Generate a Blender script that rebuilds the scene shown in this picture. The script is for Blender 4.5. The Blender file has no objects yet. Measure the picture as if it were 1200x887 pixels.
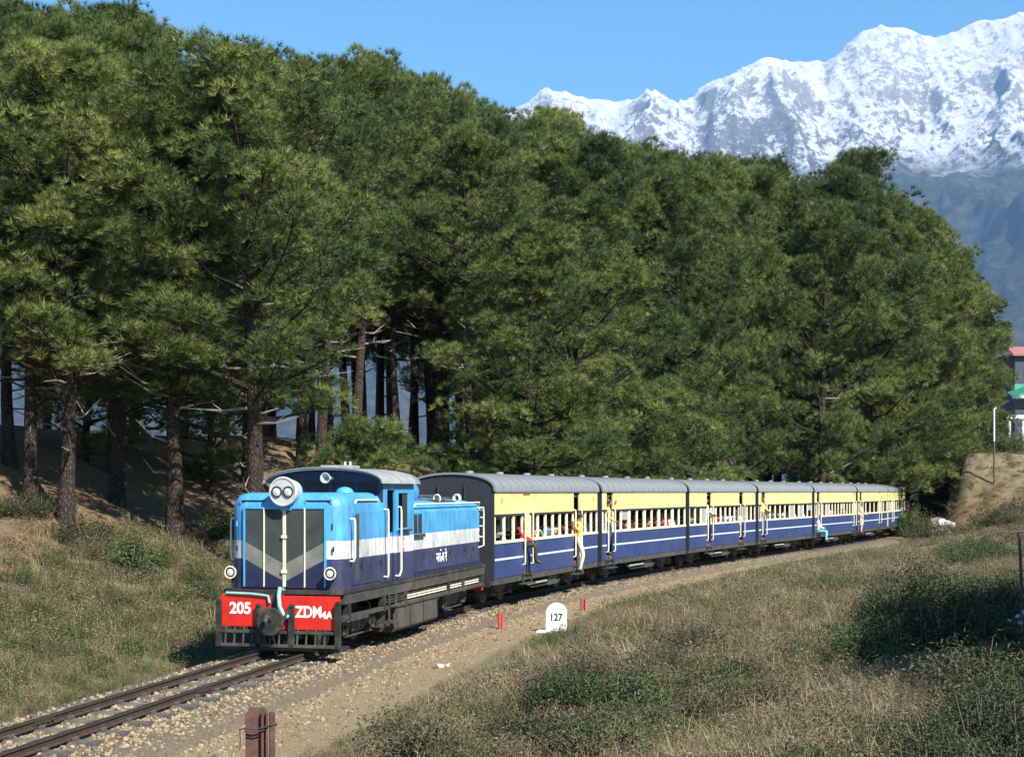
import bpy, bmesh, math, random
import numpy as np
from mathutils import Vector, Matrix, Euler

# ------------------------------------------------------------------ camera, sky, sun
SC = bpy.context.scene
COL = SC.collection
FPX, CAMH, HOR, CX = 1650.0, 2.75, 576.0, 600.0     # focal length and horizon in photo pixels, eye height over the rail
cam_d = bpy.data.cameras.new('camera')
cam = bpy.data.objects.new('camera', cam_d); COL.objects.link(cam)
cam.location = (0, 0, CAMH); cam.rotation_euler = (math.pi / 2, 0, 0)
cam_d.sensor_width = 36.0; cam_d.lens = 36.0 * FPX / 1200.0
cam_d.shift_y = (HOR - 443.5) / 1200.0
cam_d.clip_start = 0.1; cam_d.clip_end = 60000
SC.camera = cam

SUN_EL = math.radians(43)
SUN_H = Vector((0.60, -0.80)).normalized()             # ground direction towards the sun
world = bpy.data.worlds.new('World'); SC.world = world; world.use_nodes = True
wn = world.node_tree.nodes; wl = world.node_tree.links
sky = wn.new('ShaderNodeTexSky'); sky.sky_type = 'NISHITA'; sky.sun_disc = False
sky.sun_elevation = SUN_EL; sky.sun_rotation = math.atan2(SUN_H.x, SUN_H.y)
sky.altitude = 1000; sky.air_density = 1.0; sky.dust_density = 0.0; sky.ozone_density = 1.2
hs = wn.new('ShaderNodeHueSaturation'); hs.inputs['Saturation'].default_value = 1.3; hs.inputs['Hue'].default_value = 0.488
wl.new(sky.outputs[0], hs.inputs['Color']); wl.new(hs.outputs[0], wn['Background'].inputs[0]); wn['Background'].inputs[1].default_value = 0.105
sun_d = bpy.data.lights.new('sun', 'SUN'); sun_d.energy = 5.0; sun_d.angle = math.radians(0.5); sun_d.color = (1.0, 0.955, 0.88)
sun = bpy.data.objects.new('sun', sun_d); COL.objects.link(sun)
S3 = Vector((SUN_H.x * math.cos(SUN_EL), SUN_H.y * math.cos(SUN_EL), math.sin(SUN_EL)))
sun.rotation_euler = S3.to_track_quat('Z', 'Y').to_euler(); sun.location = (20, -20, 40)
SC.view_settings.view_transform = 'Standard'; SC.view_settings.look = 'None'
SC.view_settings.exposure = 1.05; SC.view_settings.gamma = 1.0; SC.view_settings.use_curve_mapping = False
SC.render.engine = 'CYCLES'
SC.cycles.max_bounces = 6; SC.cycles.diffuse_bounces = 3; SC.cycles.glossy_bounces = 2
SC.cycles.transmission_bounces = 3; SC.cycles.volume_bounces = 0; SC.cycles.transparent_max_bounces = 6

rng = np.random.default_rng(11)
random.seed(5)

# ------------------------------------------------------------------ helpers: properties, meshes
def tag(o, label=None, cat=None, group=None, kind=None):
    if label: o['label'] = label
    if cat: o['category'] = cat
    if group: o['group'] = group
    if kind: o['kind'] = kind
    return o

def empty(name, loc=(0, 0, 0), rz=0.0):
    o = bpy.data.objects.new(name, None); COL.objects.link(o)
    o.location = loc; o.rotation_euler = (0, 0, rz); o.empty_display_size = 0.3
    return o

def link(name, me, parent=None):
    o = bpy.data.objects.new(name, me); COL.objects.link(o)
    if parent is not None: o.parent = parent
    return o

def copy_tree(o, parent=None):
    c = o.copy(); COL.objects.link(c); c.parent = parent
    for ch in o.children: copy_tree(ch, c)
    return c

def np_mesh(name, v, f, mats, mi=None, smooth=False, attrs=None):
    """v (N,3), f (M,3|4) arrays -> mesh"""
    v = np.asarray(v, np.float32); f = np.asarray(f, np.int32)
    me = bpy.data.meshes.new(name); k = f.shape[1]
    me.vertices.add(len(v)); me.vertices.foreach_set('co', v.ravel())
    me.loops.add(f.size); me.loops.foreach_set('vertex_index', f.ravel())
    me.polygons.add(len(f)); me.polygons.foreach_set('loop_start', np.arange(0, f.size, k, dtype=np.int32))
    me.polygons.foreach_set('loop_total', np.full(len(f), k, np.int32))
    for m in mats: me.materials.append(m)
    if mi is not None: me.polygons.foreach_set('material_index', np.asarray(mi, np.int32))
    me.polygons.foreach_set('use_smooth', np.full(len(f), smooth))
    for an, dom, arr in (attrs or []):
        a = me.attributes.new(an, 'FLOAT', dom); a.data.foreach_set('value', np.asarray(arr, np.float32))
    me.update(calc_edges=True); me.validate()
    return me

class MB:
    """collects shapes, then links them as one mesh object"""
    def __init__(s): s.v = []; s.f = []; s.m = []
    def add(s, vs, fs, m=0):
        b = len(s.v); s.v += [tuple(p) for p in vs]; s.f += [tuple(i + b for i in q) for q in fs]; s.m += [m] * len(fs); return s
    def box(s, x0, x1, y0, y1, z0, z1, m=0):
        vs = [(x, y, z) for z in (z0, z1) for y in (y0, y1) for x in (x0, x1)]
        return s.add(vs, [(0, 2, 3, 1), (4, 5, 7, 6), (0, 1, 5, 4), (2, 6, 7, 3), (0, 4, 6, 2), (1, 3, 7, 5)], m)
    def tube(s, pts, rad, n=8, m=0, caps=True):
        pts = [Vector(p) for p in pts]
        if not hasattr(rad, '__len__'): rad = [rad] * len(pts)
        rings = []; ref = None
        for i, p in enumerate(pts):
            t = (pts[min(i + 1, len(pts) - 1)] - pts[max(i - 1, 0)]).normalized()
            if ref is None: ref = Vector((0, 0, 1)) if abs(t.z) < .9 else Vector((1, 0, 0))
            a = (ref - t * ref.dot(t)).normalized(); b = t.cross(a); ref = a
            rings.append([p + (a * math.cos(2 * math.pi * k / n) + b * math.sin(2 * math.pi * k / n)) * rad[i] for k in range(n)])
        vs = [q for r in rings for q in r]; fs = []
        for i in range(len(pts) - 1):
            for k in range(n):
                k2 = (k + 1) % n; fs.append((i * n + k, i * n + k2, (i + 1) * n + k2, (i + 1) * n + k))
        if caps:
            fs.append(tuple(reversed(range(n)))); fs.append(tuple((len(pts) - 1) * n + k for k in range(n)))
        return s.add(vs, fs, m)
    def lathe(s, c, axis, prof, n=18, m=0):
        """turned shape: prof = [(distance along axis, radius), ...] in one fixed frame"""
        ax = Vector(axis).normalized(); a = ax.orthogonal().normalized(); b = ax.cross(a); c = Vector(c)
        return s.loft([[c + ax * d + (a * math.cos(2 * math.pi * k / n) + b * math.sin(2 * math.pi * k / n)) * r for k in range(n)] for d, r in prof], m)
    def cyl(s, p0, p1, r0, r1=None, n=14, m=0): return s.tube([p0, p1], [r0, r0 if r1 is None else r1], n, m)
    def loft(s, loops, m=0, cap0=True, cap1=True):
        n = len(loops[0]); vs = [p for l in loops for p in l]; fs = []
        for i in range(len(loops) - 1):
            for k in range(n):
                k2 = (k + 1) % n; fs.append((i * n + k, i * n + k2, (i + 1) * n + k2, (i + 1) * n + k))
        if cap0: fs.append(tuple(reversed(range(n))))
        if cap1: fs.append(tuple((len(loops) - 1) * n + k for k in range(n)))
        return s.add(vs, fs, m)
    def prism(s, prof, y0, y1, m=0):      # profile in (x, z), swept along y
        return s.loft([[(x, y0, z) for x, z in prof], [(x, y1, z) for x, z in prof]], m)
    def torus(s, c, axis, R, r, n=16, k=6, m=0, arc=1.0):
        axis = Vector(axis).normalized(); a = axis.orthogonal().normalized(); b = axis.cross(a); c = Vector(c)
        pts = [c + (a * math.cos(2 * math.pi * arc * i / n) + b * math.sin(2 * math.pi * arc * i / n)) * R for i in range(n + 1)]
        return s.tube(pts, r, k, m, caps=arc < 1)
    def mesh(s, name, mats, smooth=False, bevel=0.0):
        me = bpy.data.meshes.new(name); me.from_pydata(s.v, [], s.f)
        for mt in mats: me.materials.append(mt)
        me.polygons.foreach_set('material_index', s.m); me.update()
        bm = bmesh.new(); bm.from_mesh(me)
        bmesh.ops.recalc_face_normals(bm, faces=bm.faces)
        if bevel:
            bmesh.ops.bevel(bm, geom=[e for e in bm.edges if e.calc_face_angle(0) > .5], offset=bevel, segments=2, affect='EDGES', profile=.5)
        if smooth:
            for f in bm.faces: f.smooth = True
            for e in bm.edges: e.smooth = e.calc_face_angle(0) < .7
        bm.to_mesh(me); bm.free()
        return me
    def build(s, name, mats, parent=None, smooth=False, bevel=0.0):
        if not isinstance(mats, (list, tuple)): mats = [mats]
        return link(name, s.mesh(name, mats, smooth, bevel), parent)

def text_obj(name, body, size, loc, rot, mt, parent, ext=.002, align='CENTER', bold=0.0, sx=1.0):
    cu = bpy.data.curves.new(name, 'FONT'); cu.body = body; cu.size = size; cu.align_x = align; cu.align_y = 'CENTER'
    cu.extrude = ext; cu.offset = bold; cu.materials.append(mt)
    tmp = bpy.data.objects.new(name, cu); COL.objects.link(tmp)
    me = bpy.data.meshes.new_from_object(tmp.evaluated_get(bpy.context.evaluated_depsgraph_get())); bpy.data.objects.remove(tmp)
    o = link(name, me, parent); o.location = loc; o.rotation_euler = rot; o.scale = (sx, 1, 1)
    return o

# ------------------------------------------------------------------ helpers: materials
def nd(nt, t, **kw):
    n = nt.nodes.new(t)
    for k, v in kw.items():
        if k in n.inputs: n.inputs[k].default_value = v
        else: setattr(n, k, v)
    return n

def ramp(nt, stops, interp='LINEAR'):
    r = nt.nodes.new('ShaderNodeValToRGB'); r.color_ramp.interpolation = interp
    e = r.color_ramp.elements
    while len(e) < len(stops): e.new(0.5)
    for el, (p, c) in zip(e, stops): el.position = p; el.color = (*c, 1) if len(c) == 3 else c
    return r

def mul(c, k): return tuple(min(1, x * k) for x in c)

def mat(name, col, rough=.7, metal=0.0, var=.25, scale=6.0, bump=0.0, bscale=40.0, col2=None, spec=.4, dirt=None, dscale=2.5, damt=.5):
    """one paint or bare surface: colour wandering between two tones, optional dirt blotches and fine relief"""
    m = bpy.data.materials.new(name); m.use_nodes = True; nt = m.node_tree; L = nt.links
    p = nt.nodes['Principled BSDF']; tc = nd(nt, 'ShaderNodeTexCoord')
    nz = nd(nt, 'ShaderNodeTexNoise', Scale=scale, Detail=6.0, Roughness=.65); L.new(tc.outputs['Object'], nz.inputs['Vector'])
    r = ramp(nt, [(.3, mul(col, 1 - var)), (.7, mul(col2 or col, 1 + var * .6))]); L.new(nz.outputs[0], r.inputs[0])
    out = r.outputs[0]
    if dirt:
        n2 = nd(nt, 'ShaderNodeTexNoise', Scale=dscale, Detail=8.0, Roughness=.7); L.new(tc.outputs['Object'], n2.inputs['Vector'])
        r2 = ramp(nt, [(.48, (0, 0, 0)), (.72, (damt,) * 3)]); L.new(n2.outputs[0], r2.inputs[0])
        mx = nd(nt, 'ShaderNodeMixRGB'); L.new(r2.outputs[0], mx.inputs[0]); L.new(out, mx.inputs[1]); mx.inputs[2].default_value = (*dirt, 1)
        out = mx.outputs[0]
    L.new(out, p.inputs['Base Color'])
    p.inputs['Roughness'].default_value = rough; p.inputs['Metallic'].default_value = metal; p.inputs['Specular IOR Level'].default_value = spec
    if bump:
        n3 = nd(nt, 'ShaderNodeTexNoise', Scale=bscale, Detail=5.0); L.new(tc.outputs['Object'], n3.inputs['Vector'])
        b = nd(nt, 'ShaderNodeBump', Strength=bump, Distance=.02); L.new(n3.outputs[0], b.inputs['Height']); L.new(b.outputs[0], p.inputs['Normal'])
    return m

def band_mat(name, bands, rough=.4, dirt=(.08, .07, .055), damt=.35):
    """paint in horizontal bands of the vehicle: [(upper z limit, colour), ...] measured in the vehicle's own height"""
    m = bpy.data.materials.new(name); m.use_nodes = True; nt = m.node_tree; L = nt.links
    p = nt.nodes['Principled BSDF']; tc = nd(nt, 'ShaderNodeTexCoord'); sp = nd(nt, 'ShaderNodeSeparateXYZ')
    L.new(tc.outputs['Object'], sp.inputs[0])
    mp = nd(nt, 'ShaderNodeMath', operation='DIVIDE'); L.new(sp.outputs[2], mp.inputs[0]); mp.inputs[1].default_value = 4.0
    st = []; z0 = 0.0
    for z1, c in bands: st.append((z0 / 4.0, c)); z0 = z1
    r = ramp(nt, st, 'CONSTANT'); L.new(mp.outputs[0], r.inputs[0])
    # streaky grime: noise stretched down the side
    mpn = nd(nt, 'ShaderNodeMapping'); mpn.inputs['Scale'].default_value = (5, 5, 1.0); L.new(tc.outputs['Object'], mpn.inputs[0])
    n2 = nd(nt, 'ShaderNodeTexNoise', Scale=2.2, Detail=8.0, Roughness=.7); L.new(mpn.outputs[0], n2.inputs['Vector'])
    r2 = ramp(nt, [(.42, (0, 0, 0)), (.74, (damt,) * 3)]); L.new(n2.outputs[0], r2.inputs[0])
    mx = nd(nt, 'ShaderNodeMixRGB'); L.new(r2.outputs[0], mx.inputs[0]); L.new(r.outputs[0], mx.inputs[1]); mx.inputs[2].default_value = (*dirt, 1)
    n4 = nd(nt, 'ShaderNodeTexNoise', Scale=1.3, Detail=4.0); L.new(tc.outputs['Object'], n4.inputs['Vector'])
    r4 = ramp(nt, [(.3, (.66,) * 3), (.7, (1.12,) * 3)]); L.new(n4.outputs[0], r4.inputs[0])
    mm = nd(nt, 'ShaderNodeMixRGB', blend_type='MULTIPLY'); mm.inputs[0].default_value = 1; L.new(mx.outputs[0], mm.inputs[1]); L.new(r4.outputs[0], mm.inputs[2])
    L.new(mm.outputs[0], p.inputs['Base Color'])
    rr = ramp(nt, [(.3, (rough,) * 3), (.7, (rough + .3,) * 3)]); L.new(n2.outputs[0], rr.inputs[0]); L.new(rr.outputs[0], p.inputs['Roughness'])
    n3 = nd(nt, 'ShaderNodeTexNoise', Scale=2.6, Detail=2.0); L.new(tc.outputs['Object'], n3.inputs['Vector'])
    b = nd(nt, 'ShaderNodeBump', Strength=.25, Distance=.03); L.new(n3.outputs[0], b.inputs['Height']); L.new(b.outputs[0], p.inputs['Normal'])
    return m

def leaf_mat(name, stops, attr='tint', rough=.55, trans=.25, orand=.3, spec=.25):
    """foliage: colour from a per-leaf value, shifted a little per plant, some light let through"""
    m = bpy.data.materials.new(name); m.use_nodes = True; nt = m.node_tree; L = nt.links
    p = nt.nodes['Principled BSDF']; at = nd(nt, 'ShaderNodeAttribute', attribute_name=attr)
    oi = nd(nt, 'ShaderNodeObjectInfo')
    ad = nd(nt, 'ShaderNodeMath', operation='MULTIPLY_ADD'); L.new(oi.outputs['Random'], ad.inputs[0]); ad.inputs[1].default_value = orand; L.new(at.outputs['Fac'], ad.inputs[2])
    sb = nd(nt, 'ShaderNodeMath', operation='SUBTRACT'); L.new(ad.outputs[0], sb.inputs[0]); sb.inputs[1].default_value = orand / 2
    r = ramp(nt, stops); L.new(sb.outputs[0], r.inputs[0]); L.new(r.outputs[0], p.inputs['Base Color'])
    p.inputs['Roughness'].default_value = rough; p.inputs['Specular IOR Level'].default_value = spec
    if trans:
        t = nd(nt, 'ShaderNodeBsdfTranslucent'); L.new(r.outputs[0], t.inputs[0])
        mx = nd(nt, 'ShaderNodeMixShader'); mx.inputs[0].default_value = trans
        L.new(p.outputs[0], mx.inputs[1]); L.new(t.outputs[0], mx.inputs[2]); L.new(mx.outputs[0], nt.nodes['Material Output'].inputs[0])
    return m

# ------------------------------------------------------------------ helpers: noise on arrays
def _hash(ix, iy, seed):
    h = (ix.astype(np.int64) * 374761393 + iy.astype(np.int64) * 668265263 + seed * 974711) & 0xffffffff
    h = ((h ^ (h >> 13)) * 1274126177) & 0xffffffff
    return ((h ^ (h >> 16)) & 0xffff) / 65535.0
def vnoise(x, y, seed=0):
    x = np.asarray(x, float); y = np.asarray(y, float)
    ix = np.floor(x); iy = np.floor(y); fx = x - ix; fy = y - iy
    fx = fx * fx * fx * (fx * (fx * 6 - 15) + 10); fy = fy * fy * fy * (fy * (fy * 6 - 15) + 10)
    a = _hash(ix, iy, seed); b = _hash(ix + 1, iy, seed); c = _hash(ix, iy + 1, seed); d = _hash(ix + 1, iy + 1, seed)
    return (a * (1 - fx) + b * fx) * (1 - fy) + (c * (1 - fx) + d * fx) * fy
def fbm(x, y, oct=4, seed=0, gain=.5):
    s = 0; a = 1; t = 0
    for i in range(oct):
        s = s + a * (vnoise(x, y, seed + i * 7) * 2 - 1); t += a; a *= gain
        x, y = x * 1.97 + 3.1 + y * .31, y * 1.97 + 1.7 - x * .31
    return s / t
def ridged(x, y, oct=5, seed=0, gain=.5):
    s = 0; a = 1; t = 0; w = 1
    for i in range(oct):
        n = 1 - np.abs(vnoise(x, y, seed + i * 7) * 2 - 1); n = n * n * w; w = np.clip(n * 1.6, 0, 1)
        s = s + a * n; t += a; a *= gain
        x, y = x * 1.93 + 3.1 + y * .37, y * 1.93 + 1.7 - x * .37
    return s / t
def smooth(a, b, x):
    t = np.clip((np.asarray(x, float) - a) / (b - a), 0, 1); return t * t * (3 - 2 * t)

# ------------------------------------------------------------------ the line of the track, and the lie of the land
S0, S1, DS = -40.0, 150.0, 0.1
KS = [-40, -15, 0, 10, 20, 30, 40, 50, 60, 70, 80, 90, 110, 150]
KT = [9, 11, 11.5, 16.4, 22.3, 24.2, 26.2, 26.4, 25.6, 22.6, 19.0, 15, 9, 4]
_s = np.arange(S0, S1, DS); _t = np.radians(np.interp(_s, KS, KT))
_i0 = int(round(-S0 / DS))
_x = np.cumsum(np.sin(_t)) * DS; _y = np.cumsum(np.cos(_t)) * DS
_x += -3.93 - _x[_i0]; _y += 24.2 - _y[_i0]
def track(s):
    """centre point and heading of the line at distance s behind the locomotive's front"""
    return float(np.interp(s, _s, _x)), float(np.interp(s, _s, _y)), float(np.interp(s, _s, _t))
def track_pt(s, u, z=0.0):
    x, y, t = track(s); return (x + u * math.cos(t), y - u * math.sin(t), z)
_cs, _cx, _cy, _ct = _s[::5], _x[::5], _y[::5], _t[::5]
def su(x, y):
    """distance along the line and to its right, for arrays"""
    x = np.atleast_1d(np.asarray(x, float)).ravel(); y = np.atleast_1d(np.asarray(y, float)).ravel()
    S = np.empty_like(x); U = np.empty_like(x)
    for a in range(0, len(x), 20000):
        xx = x[a:a + 20000, None]; yy = y[a:a + 20000, None]
        i = np.argmin((xx - _cx) ** 2 + (yy - _cy) ** 2, axis=1)
        dx = xx[:, 0] - _cx[i]; dy = yy[:, 0] - _cy[i]
        S[a:a + 20000] = _cs[i] + dx * np.sin(_ct[i]) + dy * np.cos(_ct[i])
        U[a:a + 20000] = np.where(True, dx * np.cos(_ct[i]) - dy * np.sin(_ct[i]), 0)
        far = np.abs(np.hypot(dx, dy)) - np.abs(U[a:a + 20000]) > 1.0
        U[a:a + 20000] = np.where(far, np.sign(U[a:a + 20000]) * np.hypot(dx, dy), U[a:a + 20000])
    return S, U
# heights read off the photograph on the camera's side of the line (x, y, z)
CTRL = np.array([(0, 0, 1.1), (4, 3, 1.15), (-3, 6, .55), (3, 9, .75), (7, 9, .95), (-1, 13, .05), (1.2, 16, .1), (4.5, 15, .45), (8, 16, .6),
                 (1.5, 24, -.15), (4, 22, .15), (7, 27, .1), (11, 26, .5), (16, 24, .8), (6.2, 34, .15), (10, 33, .25), (14, 36, .5),
                 (12, 46, .1), (17, 48, .45), (22, 52, .9), (17, 58, .05), (22, 62, 1.2), (28, 64, 1.6), (22, 74, .35), (26, 76, 1.9), (31, 80, 3.4),
                 (27.5, 84, 3.6), (31, 88, 5.2), (33, 96, 5.6), (40, 90, 5.4), (31, 102, 5.4), (45, 70, 3), (60, 90, 5), (30, 40, 1.2), (40, 30, 1.5),
                 (26, 112, 5), (20, 10, 1.3), (-10, 4, -.1), (-10, -6, .3), (10, -10, 1.3), (60, 40, 2)])
def right_z(x, y):
    d2 = (x[:, None] - CTRL[:, 0]) ** 2 + (y[:, None] - CTRL[:, 1]) ** 2
    w = 1 / (d2 + 2.0) ** 2
    return (w * CTRL[:, 2]).sum(1) / w.sum(1)
def left_z(u, s):
    """profile of the wooded hill on the far side: ditch, bank, rise, flat top, then down to the valley"""
    h = np.interp(-u, [0, 1.6, 2.6, 4.5, 8, 12, 16, 21, 30, 40, 60, 120], [-.3, -.32, -.55, -.2, .75, 2.3, 4.3, 5.2, 4.6, 1.0, -8, -25])
    return h
def T(x, y):
    sh = np.shape(x); x = np.asarray(x, float).ravel(); y = np.asarray(y, float).ravel()
    s, u = su(x, y)
    zl = left_z(u, s) + .35 * fbm(x * .16, y * .16, 3, 5) * smooth(2.5, 8, -u) + .10 * fbm(x * .9, y * .9, 3, 9) * smooth(2.2, 3.5, -u)
    zr = right_z(x, y) + .22 * fbm(x * .22, y * .22, 3, 15) * smooth(4, 8, u) + .09 * fbm(x * 1.1, y * 1.1, 3, 19) + (.55 * fbm(x * .45, y * .45, 4, 23) - .35) * smooth(70, 84, y)
    # hollow in the scrub
    g = np.exp(-(((x - 7.9) / 2.5) ** 2 + ((y - 25.2 - (x - 7.9) * .25) / 2.6) ** 2) ** 2); zr = zr - 1.5 * g
    cl = np.interp(u, [2.6, 4, 6.5, 9, 14, 20], [-.3, -.14, .22, .7, 2.2, 9]); kc = smooth(70, 80, s)
    zr = np.minimum(zr, cl) * (1 - kc) + zr * kc
    zb = -.30 + 0 * u
    k = smooth(2.6, 5.2, u)
    zr = zb * (1 - k) + zr * k
    z = np.where(u < 0, zl, zr)
    # flat bed
    kb = smooth(1.3, 2.0, np.abs(u)); z = (-.24) * (1 - kb) + z * kb
    # beyond the hill the land drops into the valley
    far = smooth(110, 260, np.hypot(x, y)); z = z * (1 - far) + (-24 + 6 * fbm(x * .004, y * .004, 3, 3)) * far
    return z.reshape(sh)
def T1(x, y): return float(T(np.array([x]), np.array([y]))[0])
def at(px, py_or_none, Y, z=None):
    """photo pixel + known depth -> world point"""
    X = (px - CX) / FPX * Y
    return (X, Y, CAMH + (HOR - py_or_none) / FPX * Y) if z is None else (X, Y, z)

# ------------------------------------------------------------------ ground sheet
def axis(lo, hi, step, out_lo, out_hi, g=1.22):
    a = list(np.arange(lo, hi, step)); d = step; v = a[0]; L = []
    while v > out_lo: d *= g; v -= d; L.append(v)
    d = step; v = a[-1]; R_ = []
    while v < out_hi: d *= g; v += d; R_.append(v)
    return np.array(L[::-1] + a + R_)
def grid_mesh(name, xs, ys, zf, mats, attrs=None):
    X, Y = np.meshgrid(xs, ys); Z = zf(X, Y); nx, ny = len(xs), len(ys)
    v = np.stack([X, Y, Z], -1).reshape(-1, 3)
    i = np.arange(nx * ny).reshape(ny, nx)
    f = np.stack([i[:-1, :-1], i[:-1, 1:], i[1:, 1:], i[1:, :-1]], -1).reshape(-1, 4)
    return np_mesh(name, v, f, mats, smooth=True, attrs=attrs(v) if attrs else None)

m_ground = bpy.data.materials.new('ground'); m_ground.use_nodes = True
def _ground_nodes():
    nt = m_ground.node_tree; L = nt.links; p = nt.nodes['Principled BSDF']; p.inputs['Roughness'].default_value = .95; p.inputs['Specular IOR Level'].default_value = .15
    tc = nd(nt, 'ShaderNodeTexCoord')
    def noise(sc, det=6.0, ro=.65):
        n = nd(nt, 'ShaderNodeTexNoise', Scale=sc, Detail=det, Roughness=ro); L.new(tc.outputs['Object'], n.inputs['Vector']); return n
    def col(n, a, b, lo=.3, hi=.7):
        r = ramp(nt, [(lo, a), (hi, b)]); L.new(n.outputs[0], r.inputs[0]); return r.outputs[0]
    n1, n2, n3 = noise(1.7), noise(9.0), noise(45.0, 4.0)
    soil = col(n1, (.13, .105, .06), (.25, .20, .12)); grav = col(n3, (.16, .115, .062), (.40, .305, .175), .35, .68)
    litt = col(n2, (.11, .070, .040), (.27, .180, .105)); val = col(n1, (.07, .085, .035), (.16, .15, .07))
    def mixa(attr, a, b):
        at_ = nd(nt, 'ShaderNodeAttribute', attribute_name=attr)
        ad = nd(nt, 'ShaderNodeMath', operation='MULTIPLY_ADD'); L.new(n2.outputs[0], ad.inputs[0]); ad.inputs[1].default_value = .8; ad.inputs[2].default_value = -.4
        sm = nd(nt, 'ShaderNodeMath', operation='ADD', use_clamp=True); L.new(at_.outputs['Fac'], sm.inputs[0]); L.new(ad.outputs[0], sm.inputs[1])
        st = ramp(nt, [(.35, (0, 0, 0)), (.65, (1, 1, 1))]); L.new(sm.outputs[0], st.inputs[0])
        mx = nd(nt, 'ShaderNodeMixRGB'); L.new(st.outputs[0], mx.inputs[0]); L.new(a, mx.inputs[1]); L.new(b, mx.inputs[2]); return mx.outputs[0]
    c = mixa('litter', soil, litt); c = mixa('gravel', c, grav); c = mixa('valley', c, val)
    L.new(c, p.inputs['Base Color'])
    b = nd(nt, 'ShaderNodeBump', Strength=.8, Distance=.05); L.new(n3.outputs[0], b.inputs['Height']); L.new(b.outputs[0], p.inputs['Normal'])
_ground_nodes()
# bare, path-like strips: the right edge of the pale cess along the line
def gravel_edge(s): return np.interp(s, [-30, -8, 0, 8, 20, 40, 70, 100], [3.4, 3.1, 3.0, 2.9, 2.7, 2.5, 2.5, 2.5])
def gravel_w(x, y, s, u):
    e = gravel_edge(s); g = np.where(u > 0, 1 - smooth(e - .3, e + .5, u), 1 - smooth(1.35, 1.75, -u))
    path = np.exp(-((y - 66 - .25 * (x - 24)) / 2.2) ** 2) * smooth(19, 22, x) * .8          # trodden path on the right
    earth = 0 * np.exp(-(((x - 29.5) / 3.6) ** 2 + ((y - 87) / 5) ** 2))                          # bare earth on the cutting's shoulder
    return np.clip(np.maximum(np.maximum(g, path), earth), 0, 1)
def ground_attrs(v):
    s, u = su(v[:, 0], v[:, 1]); r = np.hypot(v[:, 0], v[:, 1])
    lit = np.maximum(smooth(7.5, 10, -u) * (1 - smooth(60, 90, -u)), .75 * np.exp(-(((v[:, 0] - 29.5) / 5) ** 2 + ((v[:, 1] - 88) / 6) ** 2)))
    return [('gravel', 'POINT', gravel_w(v[:, 0], v[:, 1], s, u)), ('litter', 'POINT', lit), ('valley', 'POINT', smooth(120, 220, r))]
ground = link('ground', grid_mesh('ground', axis(-42, 46, .36, -13500, 13500), axis(-6, 112, .42, -400, 13000), T, [m_ground], ground_attrs))
tag(ground, kind='structure')

# ------------------------------------------------------------------ snow range
SKYX = [-3000, -600, 0, 300, 560, 600, 622, 640, 665, 700, 722, 745, 775, 803, 820, 845, 862, 880, 895, 910, 940, 965, 990, 1010, 1035, 1060, 1110, 1140, 1180, 1200, 1300, 1500, 1900, 3000]
SKYY = [300, 240, 190, 150, 125, 118, 107, 98, 100, 113, 114, 111, 103, 123, 119, 95, 88, 80, 76, 69, 76, 75, 77, 62, 42, 37, 42, 29, 22, 17, 15, 60, 40, 150]
YR = 11000.0
def mount_z(X, Y):
    px = CX + FPX * X / Y
    wob = 260 * fbm(X / 1500, Y / 1500, 3, 41)
    zr = CAMH + (HOR - np.interp(px + wob * .12, SKYX, SKYY)) / FPX * YR
    q = np.clip((Y + wob - 5600) / (YR - 5600), -.2, 1.4)
    prof = np.where(q < 1, np.clip(q, 0, 1) ** 1.15, 1 - (q - 1) * 1.6)
    # spurs and gullies running down towards the valley
    r1 = ridged(X / 1500 + 3, Y / 2600, 5, 51) - .45
    r2 = ridged(X / 420 + 9, Y / 560, 5, 61) - .45
    r3 = ridged(X / 120 + 5, Y / 150, 4, 71) - .45
    near_top = smooth(.86, 1.0, q)
    z = zr * prof + (r1 * 760 * (1 - near_top) + r2 * 210 * (1 - .75 * near_top) + r3 * 60 * (1 - .5 * near_top)) * smooth(-.02, .35, q)
    foot = ridged(X / 2100 + 1, Y / 1900 + 2, 4, 81) * 420 * smooth(4200, 6200, Y) * (1 - smooth(.25, .6, q))
    return z + foot - 30
def mount_axis():
    return np.concatenate([np.arange(-9000, -1200, 90), np.arange(-1200, 4600, 15), np.arange(4600, 11000, 110)])
m_mount = bpy.data.materials.new('mountain'); m_mount.use_nodes = True
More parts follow.
